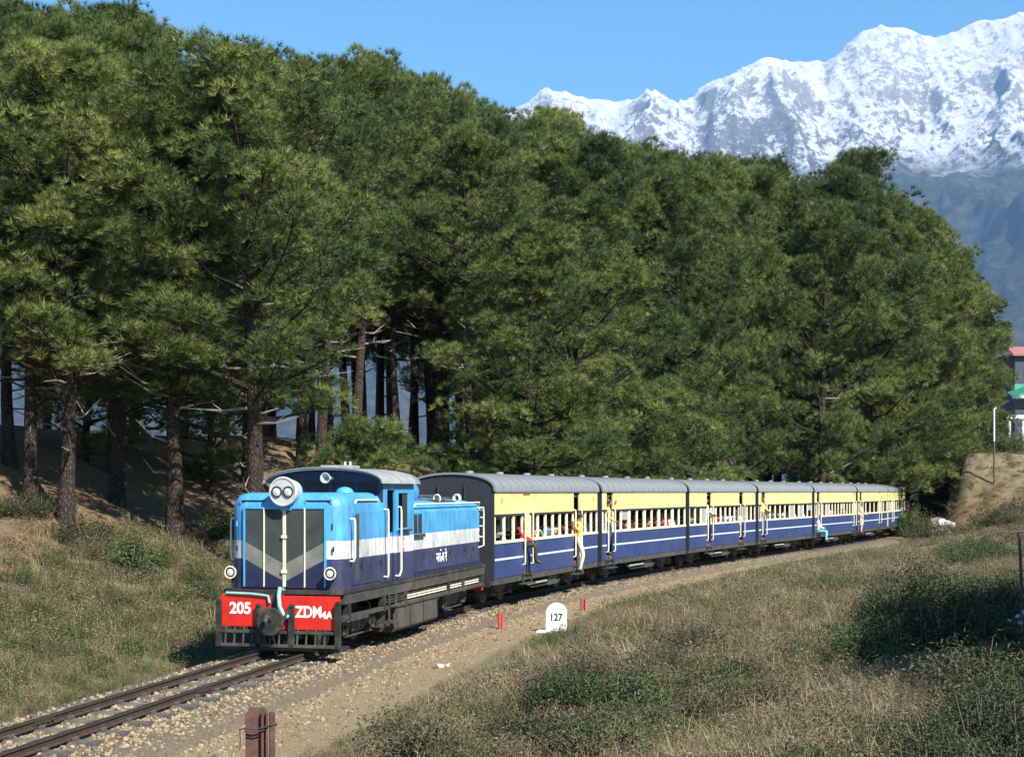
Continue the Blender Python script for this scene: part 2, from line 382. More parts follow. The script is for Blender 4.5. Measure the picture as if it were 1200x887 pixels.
def _mount_nodes():
    nt = m_mount.node_tree; L = nt.links; p = nt.nodes['Principled BSDF']; p.inputs['Roughness'].default_value = .9; p.inputs['Specular IOR Level'].default_value = .1
    tc = nd(nt, 'ShaderNodeTexCoord'); geo = nd(nt, 'ShaderNodeNewGeometry'); sp = nd(nt, 'ShaderNodeSeparateXYZ'); L.new(tc.outputs['Object'], sp.inputs[0])
    sn = nd(nt, 'ShaderNodeSeparateXYZ'); L.new(geo.outputs['Normal'], sn.inputs[0])
    def noise(sc, det=8.0, ro=.7, vec=None):
        n = nd(nt, 'ShaderNodeTexNoise', Scale=sc, Detail=det, Roughness=ro); L.new(vec or tc.outputs['Object'], n.inputs['Vector']); return n
    n1 = noise(.0016); n2 = noise(.012); n3 = noise(.022, 10.0, .78)
    # snow where high: altitude + noise, bare rock where steep
    def madd(a, k, c):
        m = nd(nt, 'ShaderNodeMath', operation='MULTIPLY_ADD'); L.new(a, m.inputs[0]); m.inputs[1].default_value = k
        if isinstance(c, float): m.inputs[2].default_value = c
        else: L.new(c, m.inputs[2])
        return m.outputs[0]
    h = madd(n1.outputs[0], 700.0, sp.outputs[2]); h = madd(n2.outputs[0], 700.0, h)
    snowline = nd(nt, 'ShaderNodeMapRange'); snowline.inputs['From Min'].default_value = 2680; snowline.inputs['From Max'].default_value = 3000; L.new(h, snowline.inputs['Value'])
    sn2 = nd(nt, 'ShaderNodeMath', operation='MULTIPLY'); L.new(sn.outputs[2], sn2.inputs[0]); sn2.inputs[1].default_value = .66
    steep = madd(n3.outputs[0], 1.4, sn2.outputs[0])
    st = nd(nt, 'ShaderNodeMapRange'); st.inputs['From Min'].default_value = 1.04; st.inputs['From Max'].default_value = 1.15; L.new(steep, st.inputs['Value'])
    # higher up the snow also holds on the steep faces
    hi = nd(nt, 'ShaderNodeMapRange'); hi.inputs['From Min'].default_value = 2900; hi.inputs['From Max'].default_value = 4000; hi.inputs['To Max'].default_value = .46; L.new(h, hi.inputs['Value'])
    ad = nd(nt, 'ShaderNodeMath', operation='ADD', use_clamp=True); L.new(st.outputs[0], ad.inputs[0]); L.new(hi.outputs[0], ad.inputs[1])
    sm = nd(nt, 'ShaderNodeMath', operation='MULTIPLY'); L.new(snowline.outputs[0], sm.inputs[0]); L.new(ad.outputs[0], sm.inputs[1])
    rock = ramp(nt, [(.35, (.055, .053, .056)), (.65, (.17, .145, .125))]); L.new(n3.outputs[0], rock.inputs[0])
    wood = ramp(nt, [(.4, (.025, .035, .02)), (.66, (.12, .10, .06))]); L.new(n2.outputs[0], wood.inputs[0])
    wl_ = nd(nt, 'ShaderNodeMapRange'); wl_.inputs['From Min'].default_value = 2500; wl_.inputs['From Max'].default_value = 3100; L.new(h, wl_.inputs['Value'])
    low = nd(nt, 'ShaderNodeMixRGB'); L.new(wl_.outputs[0], low.inputs[0]); L.new(wood.outputs[0], low.inputs[1]); L.new(rock.outputs[0], low.inputs[2])
    mx = nd(nt, 'ShaderNodeMixRGB'); L.new(sm.outputs[0], mx.inputs[0]); L.new(low.outputs[0], mx.inputs[1]); mx.inputs[2].default_value = (.70, .71, .73, 1)
    L.new(mx.outputs[0], p.inputs['Base Color'])
    b = nd(nt, 'ShaderNodeBump', Strength=1.0, Distance=40.0); L.new(n3.outputs[0], b.inputs['Height']); L.new(b.outputs[0], p.inputs['Normal'])
_mount_nodes()
mount = link('snow_mountains', grid_mesh('snow_mountains', mount_axis(), np.concatenate([np.arange(4300, 7000, 70), np.arange(7000, 11500, 22), np.arange(11500, 12600, 90)]), mount_z, [m_mount]))
tag(mount, kind='structure')

# ------------------------------------------------------------------ track: rails, sleepers, gravel
m_ballast = mat('ballast_bed', (.16, .128, .085), .95, var=.5, scale=22, bump=1.0, bscale=60, spec=.15)
m_rust = mat('rail_rust', (.060, .040, .030), .8, var=.4, scale=12, bump=.3, spec=.2)
m_railtop = mat('rail_running_surface', (.22, .20, .19), .4, 1.0, var=.15)
m_sleeper = mat('steel_sleeper', (.075, .068, .06), .85, var=.4, scale=8, bump=.4, dirt=(.3, .25, .17), damt=.6)
trk = empty('railway_track', (*track(0)[:2], 0)); tag(trk, kind='structure')
def into(o, root):                         # keep world-space geometry under a moved root
    o.parent = root; o.matrix_parent_inverse = Matrix.Translation(root.location).inverted(); return o
def sweep(prof, s0, s1, ds, u0):
    n = len(prof); loops = []
    for s in np.arange(s0, s1, ds): loops.append([track_pt(s, u0 + a, z) for a, z in prof])
    return loops
RP = [(-.05, -.11), (.05, -.11), (.05, -.098), (.012, -.085), (.012, -.035), (.029, -.026), (.029, -.003), (.024, 0), (-.024, 0), (-.029, -.003), (-.029, -.026), (-.012, -.035), (-.012, -.085), (-.05, -.098)]
for side in (-1, 1):
    b = MB(); lp = sweep(RP, -30, 112, 1.0, side * .405); b.loft(lp)
    o = b.build('rail', [m_rust, m_railtop]); into(o, trk)
    for pl in o.data.polygons:
        if pl.normal.z > .9 and all(o.data.vertices[i].co.z > -.004 for i in pl.vertices): pl.material_index = 1
bb = MB(); bb.loft(sweep([(-1.6, -.42), (1.9, -.42), (1.55, -.2), (1.0, -.165), (.45, -.15), (0, -.145), (-.45, -.15), (-1.0, -.165), (-1.35, -.2)], -30, 112, 1.0, 0))
into(bb.build('ballast_bed', m_ballast, smooth=True), trk)
slp = MB(); slp.loft([[(x, -.13, -.26), (x, -.095, -.125), (x, .095, -.125), (x, .13, -.26)] for x in (-.78, -.70, .70, .78)])
for x in (-.405, .405):
    for d in (-.075, .075): slp.box(x + d - .022, x + d + .022, -.05, .05, -.125, -.085)
slp_me = slp.mesh('sleeper', [m_sleeper], bevel=.006)
for k, s in enumerate(np.arange(-15.5, 66, .68)):
    x, y, t = track(s); o = link('sleeper', slp_me); o.rotation_euler = (0, 0, -t + random.uniform(-.03, .03)); o.location = (x, y, random.uniform(.004, .018)); into(o, trk)
# fish plates at the rail joints
fp = MB(); fp.box(-.022, .022, -.23, .23, -.085, -.032)
for q in (-.17, -.06, .06, .17): fp.cyl((-.05, q, -.058), (.05, q, -.058), .014, n=6)
fp_me = fp.mesh('fish_plate', [m_rust])
for s, sd in ((-7.2, -1), (-4.3, 1), (-12.6, 1)):
    x, y, t = track(s); o = link('fish_plate', fp_me); p_ = track_pt(s, sd * .405); o.location = p_; o.rotation_euler = (0, 0, -t); o.scale = (1.5, 1, 1); into(o, trk)

# ---- scatter: points with per-point rotation, scale and choice, instanced by geometry nodes (uncountable ground cover only)
def scatter(name, P, rot, scl, idx, protos, kind='stuff'):
    coll = bpy.data.collections.new(name + '_kinds')
    for i, me in enumerate(protos):
        o = bpy.data.objects.new('%s_kind_%02d' % (name, i), me); coll.objects.link(o)
    me = bpy.data.meshes.new(name); n = len(P); me.vertices.add(n); me.vertices.foreach_set('co', np.asarray(P, np.float32).ravel())
    a = me.attributes.new('rot', 'FLOAT_VECTOR', 'POINT'); a.data.foreach_set('vector', np.asarray(rot, np.float32).ravel())
    a = me.attributes.new('scl', 'FLOAT_VECTOR', 'POINT'); a.data.foreach_set('vector', np.asarray(scl, np.float32).ravel())
    a = me.attributes.new('idx', 'INT', 'POINT'); a.data.foreach_set('value', np.asarray(idx, np.int32))
    me.update()
    o = link(name, me); tag(o, kind=kind)
    ng = bpy.data.node_groups.new(name, 'GeometryNodeTree'); N = ng.nodes; L = ng.links
    ng.interface.new_socket('Geometry', in_out='INPUT', socket_type='NodeSocketGeometry'); ng.interface.new_socket('Geometry', in_out='OUTPUT', socket_type='NodeSocketGeometry')
    gi = N.new('NodeGroupInput'); go = N.new('NodeGroupOutput'); ip = N.new('GeometryNodeInstanceOnPoints')
    ci = N.new('GeometryNodeCollectionInfo'); ci.inputs['Collection'].default_value = coll; ci.inputs['Separate Children'].default_value = True; ci.inputs['Reset Children'].default_value = True
    def na(nm, dt):
        q = N.new('GeometryNodeInputNamedAttribute'); q.data_type = dt; q.inputs['Name'].default_value = nm; return q.outputs['Attribute']
    mp = N.new('GeometryNodeMeshToPoints')
    L.new(gi.outputs[0], mp.inputs[0]); L.new(mp.outputs[0], ip.inputs['Points']); L.new(ci.outputs[0], ip.inputs['Instance']); ip.inputs['Pick Instance'].default_value = True
    L.new(na('idx', 'INT'), ip.inputs['Instance Index'])
    L.new(na('rot', 'FLOAT_VECTOR'), ip.inputs['Rotation']); L.new(na('scl', 'FLOAT_VECTOR'), ip.inputs['Scale']); L.new(ip.outputs[0], go.inputs[0])
    md = o.modifiers.new('scatter', 'NODES'); md.node_group = ng
    return o

def stone_mesh(seed, mt, sub=1, flat=.7):
    bm = bmesh.new(); bmesh.ops.create_icosphere(bm, subdivisions=sub, radius=1.0); r = random.Random(seed)
    ax = Vector((r.uniform(.75, 1.25), r.uniform(.75, 1.25), flat * r.uniform(.8, 1.1)))
    for v in bm.verts: v.co = Vector((v.co.x * ax.x, v.co.y * ax.y, v.co.z * ax.z)) * r.uniform(.72, 1.12)
    me = bpy.data.meshes.new('stone'); bm.to_mesh(me); bm.free(); me.materials.append(mt); return me
def stone_mat(name, a, b):
    m = bpy.data.materials.new(name); m.use_nodes = True; nt = m.node_tree; p = nt.nodes['Principled BSDF']; p.inputs['Roughness'].default_value = .9; p.inputs['Specular IOR Level'].default_value = .2
    oi = nd(nt, 'ShaderNodeObjectInfo'); r = ramp(nt, [(0, a), (1, b)]); nt.links.new(oi.outputs['Random'], r.inputs[0]); nt.links.new(r.outputs[0], p.inputs['Base Color']); return m
m_stone = stone_mat('ballast_stone', (.085, .065, .042), (.37, .285, .175))
stones = [stone_mesh(i, m_stone) for i in range(6)]
def ballast():
    n = 52000
    s = rng.uniform(-15, 48, n); keep = rng.random(n) < np.interp(s, [-15, 6, 25, 48], [1, .8, .45, .25]); s = s[keep]; n = len(s)
    u = rng.normal(.45, 1.1, n); e = gravel_edge(s); ok = (u < e) & (u > -1.25) & ((np.abs(np.abs(u) - .405) > .06) | (s > 2)) & ((np.abs((s + 15.5 + .34) % .68 - .34) > .085) | (np.abs(u) > .74)); s, u = s[ok], u[ok]; n = len(s)
    x = np.interp(s, _s, _x) + u * np.cos(np.interp(s, _s, _t)); y = np.interp(s, _s, _y) - u * np.sin(np.interp(s, _s, _t))
    zb = np.interp(np.abs(u), [0, .45, 1.0, 1.5, 1.8], [-.145, -.15, -.165, -.21, -.30]); z = np.where(np.abs(u) < 1.55, zb, T(x, y))
    z = z + rng.uniform(-.012, .008, n)
    sz = rng.uniform(.016, .042, n) * np.interp(np.abs(u), [0, 1.2, 3], [1, 1, .7])
    scatter('ballast_stones', np.stack([x, y, z], 1), rng.uniform(0, 6.28, (n, 3)), np.repeat(sz[:, None], 3, 1), rng.integers(0, 6, n), stones)
ballast()

# ------------------------------------------------------------------ locomotive
SKYB, WHT, NAVY = (.065, .35, .66), (.72, .72, .72), (.026, .036, .11)
m_loco = band_mat('loco_paint', [(1.58, NAVY), (1.90, WHT), (4.0, SKYB)], .38, damt=.75)
m_blue = mat('sky_blue_paint', SKYB, .4, var=.2, scale=3, dirt=(.09, .09, .08), damt=.4)
m_black = mat('black_underframe', (.022, .021, .020), .75, var=.4, scale=5, bump=.2, dirt=(.14, .115, .085), damt=.55)
m_grime = mat('oily_grey_steel', (.055, .051, .046), .6, var=.5, scale=4, bump=.2, dirt=(.17, .14, .10), damt=.5)
m_tank = mat('tank_brown_grime', (.085, .072, .058), .7, var=.45, scale=3, bump=.3, dirt=(.03, .028, .025), damt=.6)
m_red = mat('red_beam_paint', (.62, .022, .014), .42, var=.2, scale=4, dirt=(.10, .03, .02), damt=.45, dscale=5)
m_cream = mat('cream_rail_paint', (.70, .66, .52), .5, var=.15)
m_white = mat('white_lettering', (.82, .82, .80), .6, var=.06)
m_redl = mat('red_lettering', (.60, .06, .04), .6, var=.06)
m_teal = mat('pale_teal_pipe', (.24, .42, .38), .55, var=.2)
m_navy = mat('navy_paint', (.014, .020, .055), .5, var=.25, dirt=(.06, .05, .045), damt=.4)
m_roofl = mat('loco_roof_grey', (.30, .30, .29), .6, var=.25, scale=3, dirt=(.10, .09, .08), damt=.6)
m_wheel = mat('wheel_steel', (.10, .09, .08), .5, .6, var=.3)
m_shut = mat('window_shutter', (.30, .30, .28), .6, var=.2)
def glass_mat(name, tint=(.02, .025, .03), rough=.05):
    m = bpy.data.materials.new(name); m.use_nodes = True; p = m.node_tree.nodes['Principled BSDF']
    p.inputs['Base Color'].default_value = (*tint, 1); p.inputs['Roughness'].default_value = rough; p.inputs['Specular IOR Level'].default_value = .6
    p.inputs['Transmission Weight'].default_value = .4; p.inputs['IOR'].default_value = 1.1
    return m
m_glass = glass_mat('cab_glass', (.06, .07, .075))
m_lens = bpy.data.materials.new('lamp_lens'); m_lens.use_nodes = True
_p = m_lens.node_tree.nodes['Principled BSDF']; _p.inputs['Base Color'].default_value = (.55, .56, .55, 1); _p.inputs['Roughness'].default_value = .12; _p.inputs['Specular IOR Level'].default_value = .9
def grille_mat(name, a, b, sc):
    m = bpy.data.materials.new(name); m.use_nodes = True; nt = m.node_tree; L = nt.links; p = nt.nodes['Principled BSDF']; p.inputs['Roughness'].default_value = .6
    tc = nd(nt, 'ShaderNodeTexCoord'); outs = []
    for dr in ('X', 'Z'):
        w = nd(nt, 'ShaderNodeTexWave', bands_direction=dr, Scale=sc); L.new(tc.outputs['Object'], w.inputs['Vector']); outs.append(w)
    mm = nd(nt, 'ShaderNodeMath', operation='MAXIMUM'); L.new(outs[0].outputs['Fac'], mm.inputs[0]); L.new(outs[1].outputs['Fac'], mm.inputs[1])
    n = nd(nt, 'ShaderNodeTexNoise', Scale=3.5, Detail=5.0); L.new(tc.outputs['Object'], n.inputs['Vector'])
    ad = nd(nt, 'ShaderNodeMath', operation='MULTIPLY'); L.new(mm.outputs[0], ad.inputs[0]); L.new(n.outputs[0], ad.inputs[1])
    r = ramp(nt, [(.15, a), (.62, b)]); L.new(ad.outputs[0], r.inputs[0]); L.new(r.outputs[0], p.inputs['Base Color'])
    bp = nd(nt, 'ShaderNodeBump', Strength=.6, Distance=.01); L.new(mm.outputs[0], bp.inputs['Height']); L.new(bp.outputs[0], p.inputs['Normal']); return m
m_grille = grille_mat('radiator_mesh', (.012, .015, .015), (.055, .070, .064), 26)
m_grillev = grille_mat('radiator_mesh_chevron', (.10, .095, .08), (.28, .265, .225), 26)

def rrect(x0, x1, y0, y1, r, front=True, n=6):
    """plan outline with its two front corners rounded (front is the low-y end)"""
    pts = []
    def arc(cx, cy, a0, a1):
        for k in range(n + 1):
            a = a0 + (a1 - a0) * k / n; pts.append((cx + r * math.cos(a), cy + r * math.sin(a)))
    arc(x1 - r, y0 + r, -math.pi / 2, 0)
    pts.append((x1, y1)); pts.append((x0, y1))
    arc(x0 + r, y0 + r, math.pi, math.pi * 1.5)
    return pts

def wheel_tree(root, y, R, gauge=.405, name='wheel'):
    ax = MB(); ax.cyl((-.5, y, R), (.5, y, R), .06, n=10); a = ax.build('axle', m_wheel, root)
    for sd in (-1, 1):
        w = MB(); x = sd * gauge
        w.tube([(x - sd * .035, y, R), (x - sd * .03, y, R), (x + sd * .0, y, R), (x + sd * .07, y, R)], [R + .022, R + .022, R, R - .004], 24)
        o = w.build(name, m_wheel, root, smooth=True)
        h = MB(); h.cyl((x + sd * .06, y, R), (x + sd * .085, y, R), R * .82, R * .8, 20); h.build('wheel_disc', m_grime, o)

def bogie(root, yc, wb, R, xs=.74):
    bg = empty('bogie'); bg.parent = root
    for y in (yc - wb / 2, yc + wb / 2): wheel_tree(bg, y, R)
    for sd in (-1, 1):
        f = MB(); x = sd * xs
        f.loft([[(x - .05, y, z0), (x + .05, y, z0), (x + .05, y, z1), (x - .05, y, z1)] for y, z0, z1 in
                ((yc - wb / 2 - .38, .42, .54), (yc - wb / 2 + .2, .40, .56), (yc - .25, .26, .50), (yc + .25, .26, .50), (yc + wb / 2 - .2, .40, .56), (yc + wb / 2 + .38, .42, .54))])
        f.build('side_frame', m_grime, bg, bevel=.01)
        for y in (yc - wb / 2, yc + wb / 2):
            a = MB(); a.box(x - .08, x + .10, y - .12, y + .12, R - .12, R + .12); o = a.build('axle_box', m_grime, bg, bevel=.02)
            c = MB(); c.cyl((x + sd * .10, y, R), (x + sd * .125, y, R), .07, n=10); c.build('axle_cap', m_black, o)
        for d in (-.12, .12):
            sp = MB()
            pts = [(x + .055 * math.cos(t), yc + d + .055 * math.sin(t), .3 + .2 * t / (2 * math.pi * 4)) for t in np.linspace(0, 2 * math.pi * 4, 33)]
            sp.tube(pts, .013, 5); sp.build('coil_spring', m_grime, bg)
        br = MB(); br.tube([(x + sd * .04, yc - wb / 2 + .05, .2), (x + sd * .04, yc + wb / 2 - .05, .2)], .018, 6); br.build('brake_rod', m_grime, bg)
    return bg

def make_loco():
    t0 = track(0.2); t1 = track(9.3)
    hd = math.atan2(t1[0] - t0[0], t1[1] - t0[1]); R = empty('diesel_locomotive', (track(0)[0], track(0)[1], 0), -hd)
    tag(R, 'sky blue, white and navy diesel locomotive with red buffer beam heading the train', 'locomotive')
    P = lambda mb, nm, mt, par=R, **k: mb.build(nm, mt, par, **k)
    # ---- frame
    b = MB(); b.box(-.98, .98, .14, 9.3, .84, 1.02); P(b, 'underframe', m_black, bevel=.01)
    b = MB(); b.loft([[(x, y, z) for x, y in rrect(-1.10, 1.10, -.10, 9.34, .10)] for z in (1.0, 1.065)]); P(b, 'footplate', m_black)
    for sd in (-1, 1):
        b = MB(); b.box(min(sd * 1.0, sd * 1.09), max(sd * 1.0, sd * 1.09), .1, 9.3, .82, .985); P(b, 'side_sill', m_grime, bevel=.008)
        b = MB(); b.box(min(sd * 1.0, sd * 1.10), max(sd * 1.0, sd * 1.10), .1, 9.25, .56, .63); P(b, 'step_rail', m_grime, bevel=.008)
        for y in (.3, 2.15, 3.4, 6.35, 7.5, 9.1):
            b = MB(); b.box(min(sd * .99, sd * 1.105), max(sd * .99, sd * 1.105), y - .05, y + .05, .54, .84); P(b, 'sill_bracket', m_black)
        for y in np.arange(2.5, 9.0, .34):
            for z in (.665, .715, .765): b = MB(); b.box(min(sd * 1.0, sd * 1.055), max(sd * 1.0, sd * 1.055), y, y + .29, z, z + .026); P(b, 'sill_louvre', m_cream if 3.4 < y < 8.8 and z < .75 else m_grime)
    # ---- nose hood
    b = MB(); ins = [(1.065, 0), (1.5, 0), (2.0, 0), (2.48, 0), (2.59, .025), (2.67, .075), (2.715, .15), (2.735, .26)]
    b.loft([[(x, y, z) for x, y in rrect(-1.06 + i, 1.06 - i, .08 + i, 2.08, max(.30 - i * .4, .08))] for z, i in ins]); hood = P(b, 'nose_hood', m_loco, smooth=True)
    # radiator doors, two leaves each with two mesh panels
    cols = [(-.73, -.385), (-.365, -.03), (.03, .365), (.385, .73)]
    for i, (x0, x1) in enumerate(cols):
        b = MB(); b.box(x0, x1, .052, .085, 1.13, 2.44); g = P(b, 'radiator_panel', m_grille)
        # pale chevron painted across the mesh
        def zc(x): return 1.20 + .36 * min(abs(x), .79) / .79 * 1.15
        b = MB(); b.add([(x0, .049, zc(x0)), (x1, .049, zc(x1)), (x1, .049, zc(x1) + .30), (x0, .049, zc(x0) + .30)], [(0, 1, 2, 3)]); b.build('chevron_band', m_grillev, g)
        b = MB(); b.add([(x0, .049, 1.13), (x1, .049, 1.13), (x1, .049, zc(x1) - .003), (x0, .049, zc(x0) - .003)], [(0, 1, 2, 3)]); b.build('chevron_field', m_navy, g)
    for x, w in ((-.745, .014), (-.375, .010), (-.015, .010), (.015, .010), (.375, .010), (.745, .014)):
        b = MB(); b.box(x - w, x + w, .03, .085, 1.11, 2.47); P(b, 'radiator_frame_bar', m_cream if abs(x) < .5 else m_blue)
    for z in (1.10, 2.455):
        b = MB(); b.box(-.765, .765, .035, .088, z, z + .03); P(b, 'radiator_frame_bar', m_blue if z > 2 else m_navy)
    for x in (-.60, .60):
        b = MB(); b.box(x - .22, x + .22, .10, .16, 2.55, 2.595); o = P(b, 'top_vent', m_black); 
        b = MB(); b.torus((x, .13, 2.522), (0, 1, 0), .04, .008, 8, 4)
        b = MB()
        for q in (-.235, .235): b.box(x + q - .012, x + q + .012, .085, .17, 2.54, 2.61)
        b.box(x - .235, x + .235, .085, .17, 2.60, 2.62); b.build('vent_rim', m_blue, o)
    for z in (1.35, 1.95): 
        b = MB(); b.box(-.05, .05, .015, .04, z, z + .05); P(b, 'door_latch', m_cream)
    for x in (-.97, .97):
        for z in (1.3, 1.72, 2.15):
            b = MB(); b.cyl((x * .92, .06, z), (x * .92, .06, z + .09), .018, n=8); P(b, 'door_hinge', m_blue if z > 1.9 else m_navy)
    # headlight: two beams in a round drum
    m_drum = mat('headlight_drum_grey', (.46, .47, .45), .5, var=.2, dirt=(.15, .14, .12)); hl = empty('headlight'); hl.parent = R; hx, hz = .03, 2.75
    b = MB(); b.tube([(hx, .34, hz), (hx, .30, hz), (hx, -.02, hz), (hx, -.08, hz), (hx, -.10, hz)], [.10, .20, .245, .252, .235], 28); b.build('drum', m_drum, hl, smooth=True)
    b = MB(); b.torus((hx, -.09, hz), (0, 1, 0), .235, .024, 28, 8); b.build('rim', m_drum, hl, smooth=True)
    for d in (-.105, .105):
        b = MB(); b.lathe((hx + d, 0, hz), (0, -1, 0), [(.09, .096), (.125, .096), (.128, .082), (.108, .078)], 20); o = b.build('lamp', m_black, hl, smooth=True)
        b = MB(); b.lathe((hx + d, 0, hz), (0, -1, 0), [(.107, .078), (.116, .055), (.120, .004)], 16); b.build('lens', m_lens, o, smooth=True)
    b = MB(); b.box(hx - .10, hx + .10, .02, .30, 2.42, 2.56); b.build('bracket', m_blue, hl, bevel=.02)
    # marker lamps low on the nose
    for x in (-.93, .90):
        b = MB(); b.tube([(x, .12, 1.36), (x, .0, 1.36), (x, -.10, 1.36), (x, -.13, 1.36)], [.05, .09, .115, .105], 18); o = P(b, 'marker_lamp', m_black, smooth=True)
        b = MB(); b.torus((x, -.125, 1.36), (0, 1, 0), .10, .014, 18, 6); b.build('lamp_ring', m_cream, o, smooth=True)
        b = MB(); b.tube([(x, -.118, 1.36), (x, -.13, 1.36), (x, -.134, 1.36)], [.09, .06, .005], 16); b.build('lens', m_lens, o, smooth=True)
        b = MB(); b.cyl((x, -.02, 1.06), (x, -.02, 1.28), .025, n=8); b.build('lamp_post', m_black, o)
    # ---- buffer beam with number and class
    b = MB(); b.box(-1.09, -.16, -.17, -.12, .44, .975); bl = P(b, 'buffer_beam', m_red, bevel=.006)
    b = MB(); b.box(-.02, 1.09, -.17, -.12, .40, .975); brr = P(b, 'buffer_beam', m_red, bevel=.006)
    b = MB(); b.box(-.2, .06, -.15, -.10, .35, 1.0); P(b, 'coupler_plate', m_black)
    text_obj('running_number', '205', .27, (-.72, -.173, .745), (math.pi / 2, 0, 0), m_white, bl, bold=.008)
    text_obj('class_lettering', 'ZDM', .27, (.535, -.173, .70), (math.pi / 2, 0, 0), m_white, brr, bold=.008, sx=.82)
    text_obj('class_suffix', '4A', .17, (.865, -.173, .655), (math.pi / 2, 0, 0), m_white, brr, bold=.006)
    # cowcatcher below the beam
    cc = empty('cowcatcher'); cc.parent = R
    for z, y in ((.36, -.19), (.13, -.22)):
        b = MB(); b.box(-1.08, 1.08, y - .03, y + .02, z - .025, z + .025); b.build('rail', m_grime, cc)
    for x in np.arange(-.98, 1.0, .165):
        b = MB(); b.tube([(x, -.18, .43), (x, -.20, .30), (x, -.23, .10)], .016, 6); b.build('bar', m_grime, cc)
    for x in (-1.10, -.36, .24, 1.08):
        b = MB(); h = .86 if abs(x) > 1 else .80
        b.box(x - .045, x + .045, -.25, -.18, .10, h); b.cyl((x, -.25, h), (x, -.18, h), .045, n=12); b.build('post', m_black, cc)
    b = MB(); b.box(-1.1, 1.1, -.2, .3, .04, .10); b.build('skid_plate', m_black, cc, bevel=.01)
    # coupler and hoses
    cp = empty('coupler'); cp.parent = R
    b = MB(); b.tube([(-.07, -.10, .55), (-.07, -.30, .55), (-.07, -.40, .55), (-.07, -.44, .55)], [.13, .14, .25, .23], 18); b.build('buffer_head', m_black, cp, smooth=True)
    b = MB(); b.tube([(-.07, -.44, .60), (-.07, -.55, .64), (-.07, -.60, .58), (-.07, -.56, .50)], [.05, .045, .04, .03], 8); b.build('hook', m_grime, cp, smooth=True)
    for x0, sg in ((-.36, 1), (.20, -1)):
        b = MB(); b.tube([(x0, -.16, .80), (x0 + sg * .05, -.30, .62), (x0 + sg * .12, -.36, .42), (x0 + sg * .22, -.36, .36)], .03, 8); b.build('safety_chain', m_black, cp, smooth=True)
    b = MB(); b.tube([(-.98, -.18, 1.01), (-.5, -.19, 1.00), (-.20, -.19, .97), (-.17, -.20, .85)], .024, 8); P(b, 'air_pipe', m_teal, smooth=True)
    b = MB(); b.tube([(.02, -.02, 1.05), (.02, -.20, 1.10), (.03, -.27, .98), (.05, -.28, .80), (.12, -.28, .66), (.20, -.25, .62)], .036, 8); P(b, 'brake_hose', m_teal, smooth=True)
    # ---- cab
    cab = empty('cab'); cab.parent = R; y0, y1, W = 2.06, 3.95, 1.08
    def cb(x0, x1, ya, yb, z0, z1, nm='wall', mt=m_loco, bev=.006): q = MB(); q.box(x0, x1, ya, yb, z0, z1); return q.build(nm, mt, cab, bevel=bev)
    cb(-W, W, y0, y0 + .05, 1.07, 2.55)                                        # front wall behind the nose
    for x0, x1 in ((-W, -.98), (-.52, -.44), (.02, .10), (.52, .60), (.98, W)): cb(x0, x1, y0, y0 + .05, 2.55, 2.93, 'window_post', m_navy)
    for x0, x1 in ((-.98, -.52), (-.44, .02), (.10, .52), (.60, .98)):
        q = MB(); q.box(x0, x1, y0 + .02, y0 + .028, 2.55, 2.93); q.build('window_pane', m_glass, cab)
    arch = lambda w, ze, zc, n=16: [(w * math.cos(math.pi * k / n), ze + (zc - ze) * math.sin(math.pi * k / n) ** .85) for k in range(n + 1)]
    q = MB(); q.prism([(x, z) for x, z in arch(W, 2.93, 3.14)] , y0, y0 + .05); q.build('front_gable', m_navy, cab)
    q = MB(); q.prism([(x, z) for x, z in arch(W, 2.93, 3.14)], y1 - .05, y1); q.build('rear_gable', m_navy, cab)
    cb(-W, W, y1 - .05, y1, 1.07, 2.93, 'rear_wall')
    for sd in (-1, 1):
        xa, xb = (W - .05, W) if sd > 0 else (-W, -W + .05)
        cb(xa, xb, y0 + .05, 2.34, 1.07, 2.93); cb(xa, xb, 2.34, 2.80, 2.78, 2.93)                  # door opening 2.34 - 2.80
        cb(xa - .05 * sd, xb - .05 * sd, 2.345, 2.795, 1.07, 1.98, 'door')
        cb(xa, xb, 2.80, 3.0, 1.07, 2.93); cb(xa, xb, 3.0, 3.60, 1.07, 2.05); cb(xa, xb, 3.0, 3.60, 2.72, 2.93); cb(xa, xb, 3.60, y1 - .05, 1.07, 2.93)
        q = MB(); q.box(xa + .02, xa + .028, 3.3, 3.6, 2.05, 2.72); q.build('window_pane', m_glass, cab)
        f = cb(sd * W - .01 if sd < 0 else W - .005, sd * W + .01 if sd < 0 else W + .035, 2.86, 2.90, 2.0, 2.76, 'shutter_frame', m_blue)
        cb(min(sd * 1.0, sd * 1.16), max(sd * 1.0, sd * 1.16), 2.98, 3.62, 1.99, 2.03, 'arm_rest', m_black)
    q = MB(); a0 = arch(1.17, 2.90, 3.19); a1 = arch(1.14, 2.90, 3.155)
    q.loft([[(x, y, z) for x, z in a0] + [(x, y, z) for x, z in reversed(a1)] for y in (1.80, 4.05)]); rf = q.build('roof', m_roofl, cab, smooth=True)
    for y in (1.80, 2.9, 4.05):
        q = MB(); q.loft([[(x, yy, z) for x, z in arch(1.185, 2.895, 3.205)] + [(x, yy, z) for x, z in reversed(arch(1.17, 2.902, 3.19))] for yy in (y - .02, y + .02)]); q.build('roof_rib', m_roofl, rf)
    q = MB(); q.box(-.1, .45, 1.95, 2.6, 3.17, 3.24); q.build('roof_vent', m_roofl, rf, bevel=.02)
    for d in (.3, .4): q = MB(); q.cyl((d, 2.2, 3.2), (d, 2.2, 3.31), .02, n=8); q.build('roof_stub', m_cream, rf)
